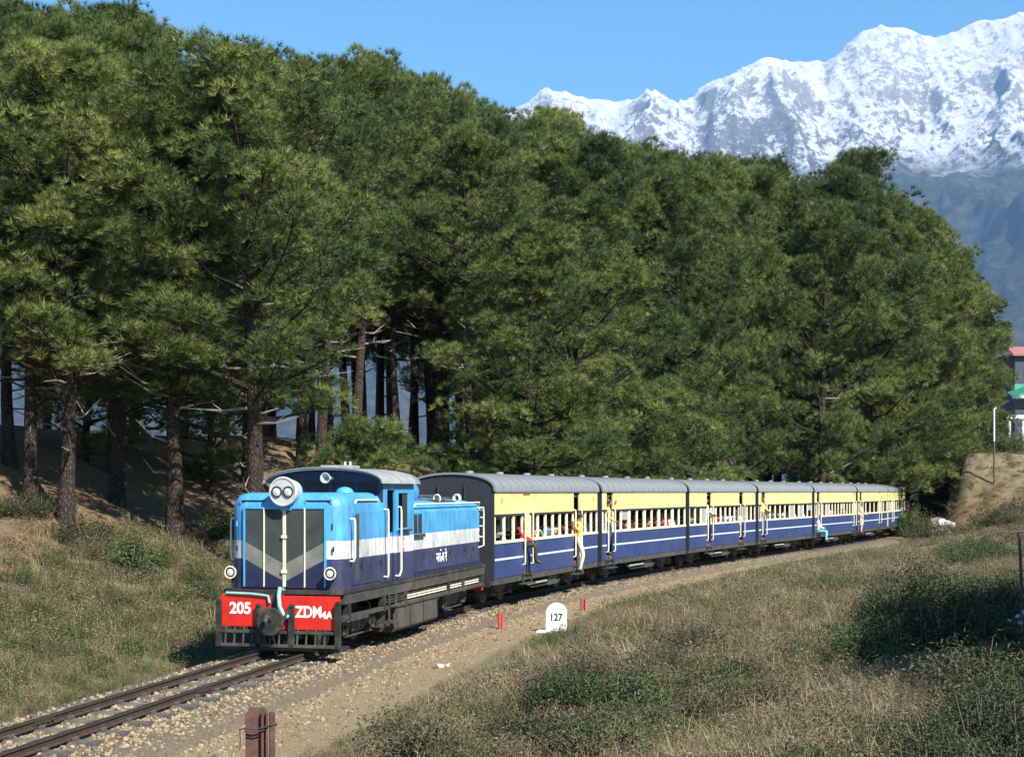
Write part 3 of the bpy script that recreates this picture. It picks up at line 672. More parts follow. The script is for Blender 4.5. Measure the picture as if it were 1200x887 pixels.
    # horn and cowl in front of the cab
    q = MB(); q.lathe((.12, 2.04, 3.0), (0, -1, 0), [(0, .03), (.22, .04), (.34, .06), (.40, .10), (.405, .09), (.33, .05), (.25, .01)], 18); P(q, 'horn', m_drum, smooth=True)
    q = MB(); q.lathe((.46, 1.75, 2.68), (0, 0, 1), [(0, .17), (.07, .165), (.12, .13), (.15, .07), (.16, .01)], 16); P(q, 'nose_cowl', m_blue, smooth=True)
    # cab interior: desk and seats, dark
    q = MB(); q.box(-.9, .9, y0 + .06, y0 + .5, 1.9, 2.25); q.build('desk', m_black, cab)
    # ---- side doors and handrails of the nose
    for sd in (-1, 1):
        x = sd * 1.06
        for ya, yb in ((.52, .98), (1.06, 1.52), (1.58, 2.02)):
            q = MB(); q.box(min(x, x + sd * .016), max(x, x + sd * .016), ya, yb, 1.12, 2.40); o = P(q, 'access_door', m_loco, bevel=.006)
            q = MB(); q.box(min(x, x + sd * .05), max(x, x + sd * .05), yb - .07, yb - .05, 1.40, 1.50); q.build('handle', m_black, o)
        q = MB(); q.box(min(x, x + sd * .022), max(x, x + sd * .022), .62, .82, 1.20, 2.36); P(q, 'vent_slot', m_grille)
        def rail(pts, nm='handrail'): q = MB(); q.tube([(sd * a, b_, c) for a, b_, c in pts], .019, 8); P(q, nm, m_cream, smooth=True)
        rail([(1.07, .40, 2.28), (1.15, .40, 2.28), (1.16, .40, 2.2), (1.16, .40, 1.62), (1.13, .40, 1.55), (1.07, .40, 1.55)])
        rail([(1.08, 2.16, 2.42), (1.16, 2.16, 2.42), (1.165, 2.16, 2.35), (1.165, 2.16, 1.25), (1.16, 2.16, 1.18), (1.08, 2.16, 1.18)])
        rail([(1.08, 2.90, 2.46), (1.16, 2.90, 2.46), (1.17, 2.90, 2.38), (1.17, 2.90, 1.26), (1.15, 2.85, 1.16), (1.08, 2.80, 1.16)])
        rail([(1.02, .7, 2.52), (1.06, .75, 2.60), (1.06, 1.3, 2.60), (1.06, 1.85, 2.60), (1.02, 1.9, 2.52)])
        rail([(1.01, 4.1, 2.44), (1.05, 4.15, 2.50), (1.05, 6.5, 2.50), (1.05, 9.0, 2.50), (1.0, 9.1, 2.42)])
        rail([(1.0, 9.0, 2.38), (1.12, 9.10, 2.38), (1.12, 9.12, 2.30), (1.12, 9.12, 1.5), (1.0, 9.05, 1.45)])
        for z in (1.7, 1.95, 2.15, 2.32): rail([(.98, 9.16, z), (1.12, 9.12, z), (1.14, 9.02, z)], 'ladder_rung')
        # steps up to the cab door
        for z in (.30, .60): q = MB(); q.box(min(sd * .98, sd * 1.16), max(sd * .98, sd * 1.16), 2.36, 2.76, z, z + .03); P(q, 'cab_step', m_grime)
        for y in (2.36, 2.74): q = MB(); q.box(min(sd * 1.09, sd * 1.12), max(sd * 1.09, sd * 1.12), y, y + .03, .30, .83); P(q, 'step_hanger', m_grime)
    # red stencilled lines under the cab window
    for k, tx in enumerate(('25', '11', '20')): text_obj('stencil_line', tx, .11, (1.083, 3.28, 1.84 - k * .105), (math.pi / 2, 0, math.pi / 2), m_redl, R, bold=.003)
    # ---- long hood behind the cab
    prof = [(1.0, 1.066), (1.0, 2.32), (.985, 2.40), (.93, 2.46), (.60, 2.55), (0, 2.60)]
    prof = prof + [(-x, z) for x, z in reversed(prof[:-1])]
    q = MB(); q.prism(prof, 3.952, 9.18); P(q, 'engine_hood', m_loco, smooth=True)
    for sd in (-1, 1):
        x = sd * 1.0; ys = np.linspace(4.05, 9.05, 9)
        for k in range(8):
            q = MB(); q.box(min(x, x + sd * .018), max(x, x + sd * .018), ys[k] + .02, ys[k + 1] - .02, 1.14, 2.34); o = P(q, 'engine_door', m_loco, bevel=.006)
            q = MB(); q.box(min(x, x + sd * .05), max(x, x + sd * .05), ys[k] + .06, ys[k] + .085, 1.40, 1.50); q.build('handle', m_black, o)
            for z in (1.25, 2.2): q = MB(); q.cyl((x + sd * .02, ys[k + 1] - .03, z), (x + sd * .02, ys[k + 1] - .03, z + .08), .014, n=6); q.build('hinge', m_blue if z > 2 else m_navy, o)
        for ya in (4.12, 4.42):
            q = MB(); q.box(min(x, x + sd * .03), max(x, x + sd * .03), ya, ya + .22, 1.92, 2.30); P(q, 'air_intake', m_grille)
        q = MB(); q.box(min(x, x + sd * .07), max(x, x + sd * .07), 4.05, 4.75, 1.84, 1.90); P(q, 'intake_ledge', m_black)
        q = MB(); q.box(min(x, x + sd * .08), max(x, x + sd * .08), 3.98, 9.1, 1.066, 1.13); P(q, 'hood_skirt', m_navy)
    text_obj('railway_lettering', 'नठोव रे', .29, (1.021, 6.05, 1.36), (math.pi / 2, 0, math.pi / 2), m_white, R, bold=.005)
    # roof gear of the hood
    q = MB(); q.tube([(.25, 4.5, 2.55), (.25, 4.6, 2.74), (.25, 5.6, 2.80), (.25, 6.1, 2.72), (.25, 6.2, 2.55)], [.15, .26, .30, .26, .15], 14); P(q, 'exhaust_silencer', m_blue, smooth=True)
    for y in (4.4, 5.3, 6.6, 7.4): q = MB(); q.box(-.75, .78, y, y + .55, 2.50, 2.56 + .03 * math.sin(y * 3)); P(q, 'roof_hatch', m_grime if y > 6 else m_blue, bevel=.015)
    q = MB(); q.cyl((-.2, 8.4, 2.55), (-.2, 8.4, 2.68), .42, .40, 24); P(q, 'fan_ring', m_grime, smooth=True)
    for y, x in ((6.7, .72), (8.2, .72), (8.9, .55), (6.7, -.72), (8.9, -.55)):
        q = MB(); q.torus((x, y, 2.60), (.3, 1, 0), .085, .018, 14, 6); P(q, 'lifting_ring', m_cream, smooth=True)
    for x in (-.6, -.1, .4): q = MB(); q.tube([(x, 4.3, 2.60), (x + .05, 6, 2.66), (x, 8.8, 2.60)], .022, 6); P(q, 'roof_pipe', m_grime)
    # ---- below the frame
    q = MB(); q.loft([[(-.95, y, .08), (1.0, y, .08), (1.07, y, .14), (1.07, y, .57), (-.95, y, .57)] for y in (2.85, 5.6)]); ft = P(q, 'fuel_tank', m_tank, bevel=.015)
    for y in (2.92, 3.75, 4.6, 5.53): q = MB(); q.box(1.06, 1.082, y - .02, y + .02, .16, .58); q.build('tank_strap', m_black, ft)
    q = MB(); q.box(.7, 1.0, 2.2, 2.5, .22, .52); P(q, 'sand_box', m_black, bevel=.02)
    for y in (5.9, 9.0): q = MB(); q.cyl((.62, y, .42), (.62, y - .5 if y > 8 else y + .45, .42), .13, n=16); P(q, 'air_reservoir', m_black, smooth=True)
    q = MB(); q.add([(1.02, 1.55, .62), (1.02, 1.85, .62), (1.02, 1.85, .36), (1.02, 1.55, .36)], [(0, 1, 2, 3)]); q.box(1.0, 1.02, 1.55, 1.85, .36, .62); P(q, 'plate', m_grime)
    for y in (.9, 1.9): q = MB(); q.tube([(.62, y, .84), (.85, y + .1, .7), (.88, y + .1, .3), (.6, y + .25, .12)], .022, 6); P(q, 'sand_pipe', m_grime)
    for yc in (1.42, 7.45): bogie(R, yc, 1.55, .36, .80)
    q = MB(); q.box(-1.05, 1.05, 9.2, 9.32, .45, 1.0); P(q, 'rear_beam', m_red)
    q = MB(); q.cyl((0, 9.3, .55), (0, 9.62, .55), .09, n=10); P(q, 'rear_coupler', m_black)
    return R
loco = make_loco()

# ------------------------------------------------------------------ coaches
YEL, CRM, BLU = (.70, .56, .235), (.76, .70, .50), (.026, .050, .150)
m_yel = mat('coach_yellow', YEL, .45, var=.12, scale=2, bump=.3, bscale=2.2, dirt=(.33, .26, .12), damt=.30, dscale=1.8)
m_crm = mat('coach_cream', CRM, .5, var=.10, scale=2, dirt=(.35, .30, .2), damt=.3)
m_blu = mat('coach_blue', BLU, .42, var=.22, scale=1.6, bump=.3, bscale=2.2, dirt=(.06, .065, .10), damt=.5, dscale=1.5)
m_stripe = mat('coach_white_line', (.56, .58, .62), .5, var=.08)
m_croof = mat('coach_roof_grey', (.205, .21, .215), .6, var=.22, scale=2.5, dirt=(.12, .115, .11), damt=.5)
m_end = mat('coach_end_black', (.028, .029, .038), .6, var=.3)
m_inner = mat('interior_maroon', (.13, .05, .035), .6, var=.2)
m_bench = mat('bench_brown', (.16, .08, .045), .6, var=.2)
m_ink = mat('class_mark', (.22, .18, .09), .7, var=.1)
CL = 9.13; ZS0, ZW0, ZW1, ZE = .66, 1.56, 2.15, 2.75
def coach_arch(w, ze, zc, n=18): return [(w * math.cos(math.pi * k / n), ze + (zc - ze) * math.sin(math.pi * k / n) ** .72) for k in range(n + 1)]
rib_mb = MB(); rib_mb.loft([[(x, y, z) for x, z in coach_arch(1.15, 2.765, 3.215)] + [(x, y, z) for x, z in reversed(coach_arch(1.135, 2.765, 3.20))] for y in (-.022, .022)])
rib_me = rib_mb.mesh('roof_rib', [m_croof])
COACH = []
def make_coach(k, spans, label, end_mat, wide=1):
    """spans: ('w', y0, y1, windows) runs of windows, ('d', y0, y1, leaf) doorways with or without a leaf"""
    s0 = 10.18 + k * (CL + .45); a = track(s0); b_ = track(s0 + CL)
    hd = math.atan2(b_[0] - a[0], b_[1] - a[1]); R = empty('passenger_coach', (a[0], a[1], 0), -hd); tag(R, label, 'coach', 'coaches of the train')
    P = lambda mb, nm, mt, par=R, **kw: mb.build(nm, mt, par, **kw)
    q = MB(); q.box(-1.06, 1.06, .02, CL - .02, .68, .78); P(q, 'floor', m_bench)
    for y, nm in ((0, 'end_wall'), (CL - .05, 'end_wall')):
        q = MB(); q.prism([(1.09, .62)] + coach_arch(1.09, ZE, 3.19) + [(-1.09, .62)], y, y + .05); e = P(q, nm, end_mat)
        for x in (-.35, .35): q = MB(); q.tube([(x, y - .02 if y < 1 else y + .07, .8), (x, y - .02 if y < 1 else y + .07, 2.9)], .025, 6); q.build('end_stanchion', end_mat, e)
    q = MB(); q.loft([[(x, y, z) for x, z in coach_arch(1.14, 2.76, 3.20)] + [(x, y, z) for x, z in reversed(coach_arch(1.10, 2.76, 3.165))] for y in (-.04, CL + .04)]); rf = P(q, 'roof', m_croof, smooth=True)
    for y in np.linspace(.0, CL, 17): o = link('roof_rib', rib_me, rf); o.location = (0, y, 0)
    for y in np.linspace(1.2, CL - 1.2, 4):
        q = MB(); q.cyl((0, y, 3.19), (0, y, 3.27), .12, .10, 12); q.build('roof_ventilator', m_croof, rf, smooth=True)
    for sd in (-1, 1):
        xa, xb = (1.05, 1.10) if sd > 0 else (-1.10, -1.05)
        def bx(y0, y1, z0, z1, nm, mt, dx=0.0, th=0.0, bev=.004):
            q = MB(); q.box(xa + (sd * dx if sd < 0 else dx) , xb + sd * dx + (th if sd > 0 else 0), y0, y1, z0, z1); return P(q, nm, mt, bevel=bev)
        q = MB(); q.box(min(sd * 1.04, sd * 1.135), max(sd * 1.04, sd * 1.135), 0, CL, 2.735, 2.762); P(q, 'gutter', m_croof)
        for sp in spans:
            y0, y1 = sp[1], sp[2]
            if sp[0] == 'w':
                n = sp[3]
                bx(y0, y1, ZS0, ZW0 - .07, 'lower_panel', m_blu)
                bx(y0, y1, ZW1 + .05, 2.735, 'upper_panel', m_yel)
                for yb in np.arange(y0 + .72, y1 - .3, 1.44):
                    for za, zb, mt_ in ((ZS0, 1.083, m_blu), (1.137, ZW0 - .072, m_blu), (ZW1 + .052, 2.733, m_yel)):
                        q = MB(); q.box(min(sd * 1.099, sd * 1.105), max(sd * 1.099, sd * 1.105), yb - .016, yb + .016, za, zb); P(q, 'panel_batten', mt_)
                q = MB(); q.box(min(sd * 1.05, sd * 1.125), max(sd * 1.05, sd * 1.125), y0, y1, ZW0 - .07, ZW0); P(q, 'window_sill', m_crm, bevel=.006)
                q = MB(); q.box(min(sd * 1.05, sd * 1.12), max(sd * 1.05, sd * 1.12), y0, y1, ZW1, ZW1 + .05); P(q, 'lintel_shadow_strip', m_end)  # black strip stands in for the shadow line above the windows
                q = MB(); q.box(min(sd * 1.098, sd * 1.106), max(sd * 1.098, sd * 1.106), y0, y1, 1.085, 1.135); P(q, 'waist_stripe', m_stripe)
                w = (y1 - y0) / n
                for i in range(n + 1):
                    hw = .055 if (i % wide or wide == 1) else .11
                    c = y0 + i * w; bx(max(y0, c - hw), min(y1, c + hw), ZW0, ZW1, 'window_post', m_crm)
                for i in range(n):
                    ya, yb = y0 + i * w + .055, y0 + (i + 1) * w - .055
                    if random.random() < .12:
                        zz = ZW0 + random.choice((.0, .3)); q = MB(); q.box(min(sd * 1.062, sd * 1.078), max(sd * 1.062, sd * 1.078), ya, yb, zz, ZW1); P(q, 'shutter', m_shut)
                    else:
                        for z in (ZW0 + .13, ZW0 + .26): q = MB(); q.cyl((sd * 1.075, ya, z), (sd * 1.075, yb, z), .007, n=5); P(q, 'window_bar', m_grime)
            else:
                leaf = sp[3]
                bx(y0, y1, 2.69, 2.735, 'door_header', m_end if leaf == 'open' else m_yel)
                if leaf != 'open':
                    x_in = -.035
                    d = bx(y0, y1, ZS0 + .06, ZW0 - .07, 'door', m_blu, x_in); bx(y0, y1, ZW1 + .05, 2.69, 'door_top', m_yel, x_in)
                    bx(y0, y0 + .07, ZW0 - .07, ZW1 + .05, 'door_post', m_crm, x_in); bx(y1 - .22, y1, ZW0 - .07, ZW1 + .05, 'door_post', m_yel, x_in)
                for y in (y0 - .02, y1 + .02):
                    q = MB(); q.tube([(sd * 1.10, y, 2.25), (sd * 1.16, y, 2.22), (sd * 1.165, y, 2.15), (sd * 1.165, y, .98), (sd * 1.16, y, .92), (sd * 1.10, y, .90)], .021, 7); P(q, 'door_handrail', m_crm, smooth=True)
                for z, xo in ((.40, 1.22), (.64, 1.14)):
                    q = MB(); q.box(min(sd * .98, sd * xo), max(sd * .98, sd * xo), y0 - .06, y1 + .06, z, z + .03); P(q, 'footboard', m_grime)
                for y in (y0 - .04, y1 + .02): q = MB(); q.box(min(sd * 1.10, sd * 1.13), max(sd * 1.10, sd * 1.13), y, y + .025, .40, .66); P(q, 'footboard_hanger', m_grime)
        q = MB(); q.box(min(sd * 1.0, sd * 1.085), max(sd * 1.0, sd * 1.085), 0, CL, .50, .658); P(q, 'sole_bar', m_grime, bevel=.006)
        q = MB(); q.tube([(sd * .9, 2.6, .5), (sd * .9, 3.4, .25), (sd * .9, 5.7, .25), (sd * .9, 6.5, .5)], .02, 6); P(q, 'truss_rod', m_grime)
        for y in (3.4, 5.7): q = MB(); q.box(min(sd * .87, sd * .93), max(sd * .87, sd * .93), y - .03, y + .03, .24, .52); P(q, 'queen_post', m_grime)
        q = MB(); q.cyl((sd * .96, 3.0, .36), (sd * .96, 4.5, .36), .035, n=10); P(q, 'vacuum_pipe', m_shut)
        q = MB(); q.box(min(sd * .55, sd * .95), max(sd * .55, sd * .95), 4.7, 5.5, .22, .5); P(q, 'battery_box', m_grime, bevel=.01)
    # class marks on the upper panel
    for y in (.55, CL - .5): text_obj('class_mark', 'II', .24, (1.103, y, 2.52), (math.pi / 2, 0, math.pi / 2), m_ink, R, ext=.001)
    # benches along the inside
    for y in np.arange(.9, CL - .6, 1.25):
        if any(sp[0] == 'd' and sp[1] - .35 < y < sp[2] + .3 for sp in spans): continue
        q = MB(); q.box(-.95, .95, y - .04, y + .04, .78, 1.62); q.box(-.95, .95, y - .38, y + .38, 1.12, 1.18); P(q, 'bench', m_bench)
    q = MB(); q.box(-1.0, 1.0, .06, CL - .06, 2.60, 2.64); P(q, 'ceiling', m_crm)
    for yc in (1.55, CL - 1.55): bogie(R, yc, 1.25, .30, .66)
    for y, e in ((0, -1), (CL, 1)):
        q = MB(); q.box(-1.0, 1.0, min(y, y + e * .08), max(y, y + e * .08), .46, .66); P(q, 'headstock', m_black)
        q = MB(); q.cyl((0, y, .55), (0, y + e * .26, .55), .07, n=10); q.cyl((0, y + e * .2, .55), (0, y + e * .26, .55), .16, n=14); P(q, 'coupler', m_black)
    COACH.append(R)
    return R
A = [('w', .05, 2.15, 3), ('d', 2.15, 2.75, 'leaf'), ('w', 2.75, 6.62, 6), ('d', 6.62, 7.2, 'open'), ('w', 7.2, CL - .05, 3)]
A2 = [('w', .05, 2.15, 3), ('d', 2.15, 2.75, 'open'), ('w', 2.75, 6.62, 6), ('d', 6.62, 7.2, 'open'), ('w', 7.2, CL - .05, 3)]
Bk = [('w', .05, .45, 1), ('d', .45, 1.05, 'open'), ('w', 1.05, CL - .05, 10)]
B3 = [('w', .05, .45, 1), ('d', .45, 1.05, 'open'), ('w', 1.05, CL - .75, 11), ('d', CL - .75, CL - .2, 'leaf'), ('w', CL - .2, CL - .05, 1)]
B4 = [('w', .05, .5, 1), ('d', .5, 1.15, 'open'), ('w', 1.15, 6.2, 4), ('d', 6.2, 6.9, 'leaf'), ('w', 6.9, CL - .05, 2)]
B5 = [('w', .05, 1.6, 2), ('d', 1.6, 2.3, 'leaf'), ('w', 2.3, 6.4, 4), ('d', 6.4, 7.1, 'leaf'), ('w', 7.1, CL - .05, 2)]
make_coach(0, A, 'cream and blue coach coupled directly behind the locomotive', m_end)
make_coach(1, Bk, 'cream and blue coach second behind the locomotive, broad paired window posts', m_end, 2)
make_coach(2, A2, 'cream and blue coach third behind the locomotive, with two open doorways', m_end)
make_coach(3, Bk, 'cream and blue coach fourth behind the locomotive, one doorway at its front', m_end)
make_coach(4, B3, 'cream and blue coach fifth behind the locomotive, turquoise-trousered man on its step', m_end)
make_coach(5, B4, 'cream and blue coach second from the tail, pink-clad passenger in its doorway', m_end)
make_coach(6, B5, 'cream and blue coach at the tail of the train beside the cutting', m_yel)

# ------------------------------------------------------------------ people
_SK = {}
def skin_m(c): 
    k = tuple(c)
    if k not in _SK: _SK[k] = mat('cloth_%d' % len(_SK), c, .8, var=.15, scale=9, bump=.15, bscale=25)
    return _SK[k]
m_skin = mat('skin', (.26, .13, .075), .55, var=.08); m_hair = mat('hair', (.012, .010, .009), .5, var=.2); m_shoe = mat('shoe', (.05, .04, .035), .5, var=.2)
def figure(J, shirt, trousers, fingers=True, shoe=None):
    """J: joint positions; returns one continuous body mesh with cloth and skin faces"""
    V = []; Eg = []; Rr = []; seg = []           # seg: material per edge
    def add(p, r, par=None, mt=0):
        V.append(Vector(p)); Rr.append(r if hasattr(r, '__len__') else (r, r)); i = len(V) - 1
        if par is not None: Eg.append((par, i)); seg.append(mt)
        return i
    pel = add(J['pelvis'], (.15, .11)); J_ = {k: Vector(v) for k, v in J.items()}
    ch = J_['chest']; pv = J_['pelvis']; up = (ch - pv).normalized()
    wa = add(pv.lerp(ch, .5), (.135, .10), pel, 1); cs = add(ch, (.16, .115), wa, 1)
    nk = add(J_['neck'], (.058, .058), cs, 1); hd = J_['head']; u2 = (hd - J_['neck']).normalized()
    h0 = add(J_['neck'].lerp(hd, .5), (.07, .075), nk, 0); h1 = add(hd, (.083, .098), h0, 0); h2 = add(hd + u2 * .075, (.066, .078), h1, 0)
    fw = J_.get('face', Vector((0, 1, 0))).normalized(); add(hd + fw * .105 - u2 * .012, (.014, .014), h1, 0)
    for sd in ('L', 'R'):
        sh = add(J_['sh' + sd], .062, cs, 1); el = add(J_['el' + sd], .045, sh, 1); wr = add(J_['wr' + sd], .030, el, 0 if J.get('short') else 1)
        d = (J_['wr' + sd] - J_['el' + sd]).normalized(); pm = add(J_['wr' + sd] + d * .07, (.040, .022), wr, 0)
        if fingers:
            sidev = d.orthogonal().normalized(); o2 = d.cross(sidev)
            for q, (off, ln) in enumerate(((-.03, .07), (-.01, .085), (.01, .08), (.03, .065))):
                a = add(J_['wr' + sd] + d * .105 + sidev * off, .0095, pm, 0); add(J_['wr' + sd] + d * (.105 + ln * .6) + sidev * off + o2 * .02, .008, a, 0)
            add(J_['wr' + sd] + d * .07 + sidev * .06 + o2 * .015, .0105, pm, 0)
        hp = add(J_['hip' + sd], .098, pel, 2); kn = add(J_['kn' + sd], .066, hp, 2); an = add(J_['an' + sd], .046, kn, 2)
        add(J_['toe' + sd], (.042, .034), an, 3)
    me = bpy.data.meshes.new('figure'); me.from_pydata([tuple(v) for v in V], Eg, [])
    ob = bpy.data.objects.new('figure', me); COL.objects.link(ob)
    md = ob.modifiers.new('skin', 'SKIN'); md.use_smooth_shade = True
    for i, sv in enumerate(me.skin_vertices[0].data): sv.radius = Rr[i]; sv.use_root = (i == 0)
    ss = ob.modifiers.new('sub', 'SUBSURF'); ss.levels = 1; ss.render_levels = 1
    dg = bpy.context.evaluated_depsgraph_get(); out = bpy.data.meshes.new_from_object(ob.evaluated_get(dg)); bpy.data.objects.remove(ob)
    A_ = np.array([V[a] for a, b in Eg]); B_ = np.array([V[b] for a, b in Eg]); D = B_ - A_; L2 = (D ** 2).sum(1) + 1e-9
    for m in (m_skin, skin_m(shirt), skin_m(trousers), shoe or m_shoe): out.materials.append(m)
    for pl in out.polygons:
        c = np.array(pl.center); t = np.clip(((c - A_) * D).sum(1) / L2, 0, 1); dist = ((A_ + D * t[:, None] - c) ** 2).sum(1)
        pl.material_index = seg[int(np.argmin(dist))]; pl.use_smooth = True
    return out
def hair_mesh(J):
    hd = Vector(J['head']); n = 10; b = MB(); loops = []; fw = Vector(J.get('face', (0, 1, 0))).normalized()
    for z, r in ((-.03, .096), (.03, .104), (.08, .092), (.115, .06), (.128, .015)):
        loops.append([(hd.x + r * .92 * math.cos(2 * math.pi * k / n) - fw.x * .022, hd.y + r * 1.04 * math.sin(2 * math.pi * k / n) - fw.y * .022, hd.z + z) for k in range(n)])
    b.loft(loops); return b.mesh('hair', [m_hair], smooth=True)
STAND = dict(pelvis=(0, 0, .95), chest=(0, .02, 1.28), neck=(0, .01, 1.48), head=(0, .03, 1.62), shL=(-.19, 0, 1.40), elL=(-.30, .06, 1.18), wrL=(-.30, .26, 1.08), shR=(.19, 0, 1.40), elR=(.30, .05, 1.16), wrR=(.30, .25, 1.05),
             hipL=(-.10, 0, .90), knL=(-.11, .04, .50), anL=(-.11, 0, .09), toeL=(-.13, .15, .03), hipR=(.10, 0, .90), knR=(.11, .04, .50), anR=(.11, 0, .09), toeR=(.13, .15, .03))
SIT = dict(pelvis=(0, 0, .10), chest=(0, .03, .42), neck=(0, .04, .62), head=(0, .07, .76), shL=(-.19, .02, .54), elL=(-.25, .12, .30), wrL=(-.14, .33, .22), shR=(.19, .02, .54), elR=(.25, .12, .30), wrR=(.14, .33, .22),
           hipL=(-.10, .04, .08), knL=(-.12, .44, .10), anL=(-.12, .46, -.30), toeL=(-.12, .60, -.36), hipR=(.10, .04, .08), knR=(.12, .44, .10), anR=(.12, .46, -.30), toeR=(.12, .60, -.36))
def pose(base, **kw): d = dict(base); d.update(kw); return d
def person(k, lx, ly, lz, face, J, shirt, trousers, label, group=None, me=None, hm=None):
    """stand a figure at a place given in the coach's own metres; face: turn from the coach's right side"""
    R = COACH[k]; M = Matrix.Translation(R.location) @ R.rotation_euler.to_matrix().to_4x4()
    p = M @ Vector((lx, ly, lz)); rz = R.rotation_euler.z - math.pi / 2 + face
    o = link('person', me or figure(J, shirt, trousers)); o.location = p; o.rotation_euler = (0, 0, rz); tag(o, label, 'person', group)
    link('hair', hm or hair_mesh(J), o); return o
# passengers outside or in the doorways (figures look along their own +y, turned here to face out of the train)
person(0, 1.14, 6.93, .43, .5, pose(STAND, elL=(-.42, .02, 1.36), wrL=(-.48, -.05, 1.60), elR=(.36, -.06, 1.20), wrR=(.36, -.18, 1.36), knR=(.13, .12, .52), anR=(.12, .02, .10)),
       (.62, .46, .10), (.66, .60, .46), 'man in mustard shirt and cream trousers standing on the first coach doorway step')
person(0, .92, 2.32, 1.30, .25, pose(SIT, anL=(-.12, .42, -.32), toeL=(-.12, .54, -.38)), (.45, .02, .03), (.035, .03, .03), 'boy in red shirt leaning out of the first coach door window')
person(1, 1.02, .75, .80, .3, pose(STAND, elL=(-.36, .1, 1.3), wrL=(-.36, .2, 1.55)), (.55, .40, .14), (.035, .07, .22), 'passenger in ochre shirt and blue jeans in the second coach doorway')
person(3, 1.02, .75, .80, -.2, pose(STAND), (.62, .48, .16), (.05, .06, .12), 'passenger in yellow shirt in the fourth coach doorway')
person(4, 1.06, .75, .72, .1, pose(SIT, anL=(-.1, .40, -.40), toeL=(-.1, .54, -.46), anR=(.14, .44, -.36), toeR=(.15, .6, -.40)), (.68, .66, .62), (.16, .55, .60), 'man in white shirt and turquoise trousers sitting on the fifth coach step')
person(5, 1.10, .85, .43, .3, pose(STAND, elL=(-.33, .05, 1.62), wrL=(-.36, .08, 1.88)), (.72, .40, .33), (.70, .42, .36), 'person in salmon pink clothes hanging from the doorway near the tail')
person(2, .95, 2.45, .79, 0, pose(STAND), (.50, .48, .46), (.10, .10, .11), 'passenger in grey shirt inside the third coach front doorway')
# seated passengers behind the windows: two bodies, many shirts
SEAT = []
for c in ((.62, .60, .56), (.42, .05, .05), (.10, .16, .34), (.50, .36, .12), (.30, .12, .22), (.16, .26, .18)):
    SEAT.append((figure(SIT, c, (.05, .05, .06), fingers=False), hair_mesh(SIT), {0: 'white', 1: 'red', 2: 'blue', 3: 'ochre', 4: 'plum', 5: 'green'}[len(SEAT)]))
ORD = ['first', 'second', 'third', 'fourth', 'fifth']
for k, n in ((0, 8), (1, 9), (2, 8), (3, 8), (4, 8)):
    spots = [y for y in np.arange(1.25, CL - .5, .78) if not any(sp[0] == 'd' and sp[1] - .2 < y < sp[2] + .2 for sp in (A, Bk, A2, Bk, B3)[k])]
    random.shuffle(spots)
    for y in spots[:n]:
        me, hm, cn = random.choice(SEAT)
        person(k, random.uniform(.62, .76), y, 1.18, random.choice((-1.5, 1.5, -1.35, 1.35)), SIT, None, None,
               'passenger in %s top seated behind the windows of the %s coach' % (cn, ORD[k]), 'passengers seated in the train', me, hm)

# ------------------------------------------------------------------ pines
def bark_mat():
    m = bpy.data.materials.new('pine_bark'); m.use_nodes = True; nt = m.node_tree; L = nt.links; p = nt.nodes['Principled BSDF']; p.inputs['Roughness'].default_value = .95; p.inputs['Specular IOR Level'].default_value = .1
    tc = nd(nt, 'ShaderNodeTexCoord'); mp = nd(nt, 'ShaderNodeMapping'); mp.inputs['Scale'].default_value = (13, 13, 4.0); L.new(tc.outputs['Object'], mp.inputs[0])
    v = nd(nt, 'ShaderNodeTexVoronoi', feature='DISTANCE_TO_EDGE', Scale=1.4); L.new(mp.outputs[0], v.inputs['Vector'])
    n = nd(nt, 'ShaderNodeTexNoise', Scale=3.0, Detail=6.0); L.new(tc.outputs['Object'], n.inputs['Vector'])
    r = ramp(nt, [(.0, (.016, .012, .010)), (.12, (.060, .045, .036)), (.5, (.125, .10, .084))]); L.new(v.outputs['Distance'], r.inputs[0])
    mx = nd(nt, 'ShaderNodeMixRGB', blend_type='MULTIPLY'); mx.inputs[0].default_value = .7; L.new(r.outputs[0], mx.inputs[1])
    r2 = ramp(nt, [(.3, (.55, .5, .48)), (.7, (1.3, 1.25, 1.2))]); L.new(n.outputs[0], r2.inputs[0]); L.new(r2.outputs[0], mx.inputs[2]); L.new(mx.outputs[0], p.inputs['Base Color'])
    b = nd(nt, 'ShaderNodeBump', Strength=1.0, Distance=.06); L.new(v.outputs['Distance'], b.inputs['Height']); L.new(b.outputs[0], p.inputs['Normal']); return m
m_bark = bark_mat()
m_twig = mat('dead_branch', (.24, .20, .17), .9, var=.3, scale=3)
m_needle = leaf_mat('pine_needles', [(0.0, (.018, .034, .011)), (.35, (.050, .080, .022)), (.62, (.120, .153, .040)), (.85, (.240, .262, .072)), (1.0, (.34, .29, .09))], rough=.5, trans=.14, orand=.32, spec=.25)

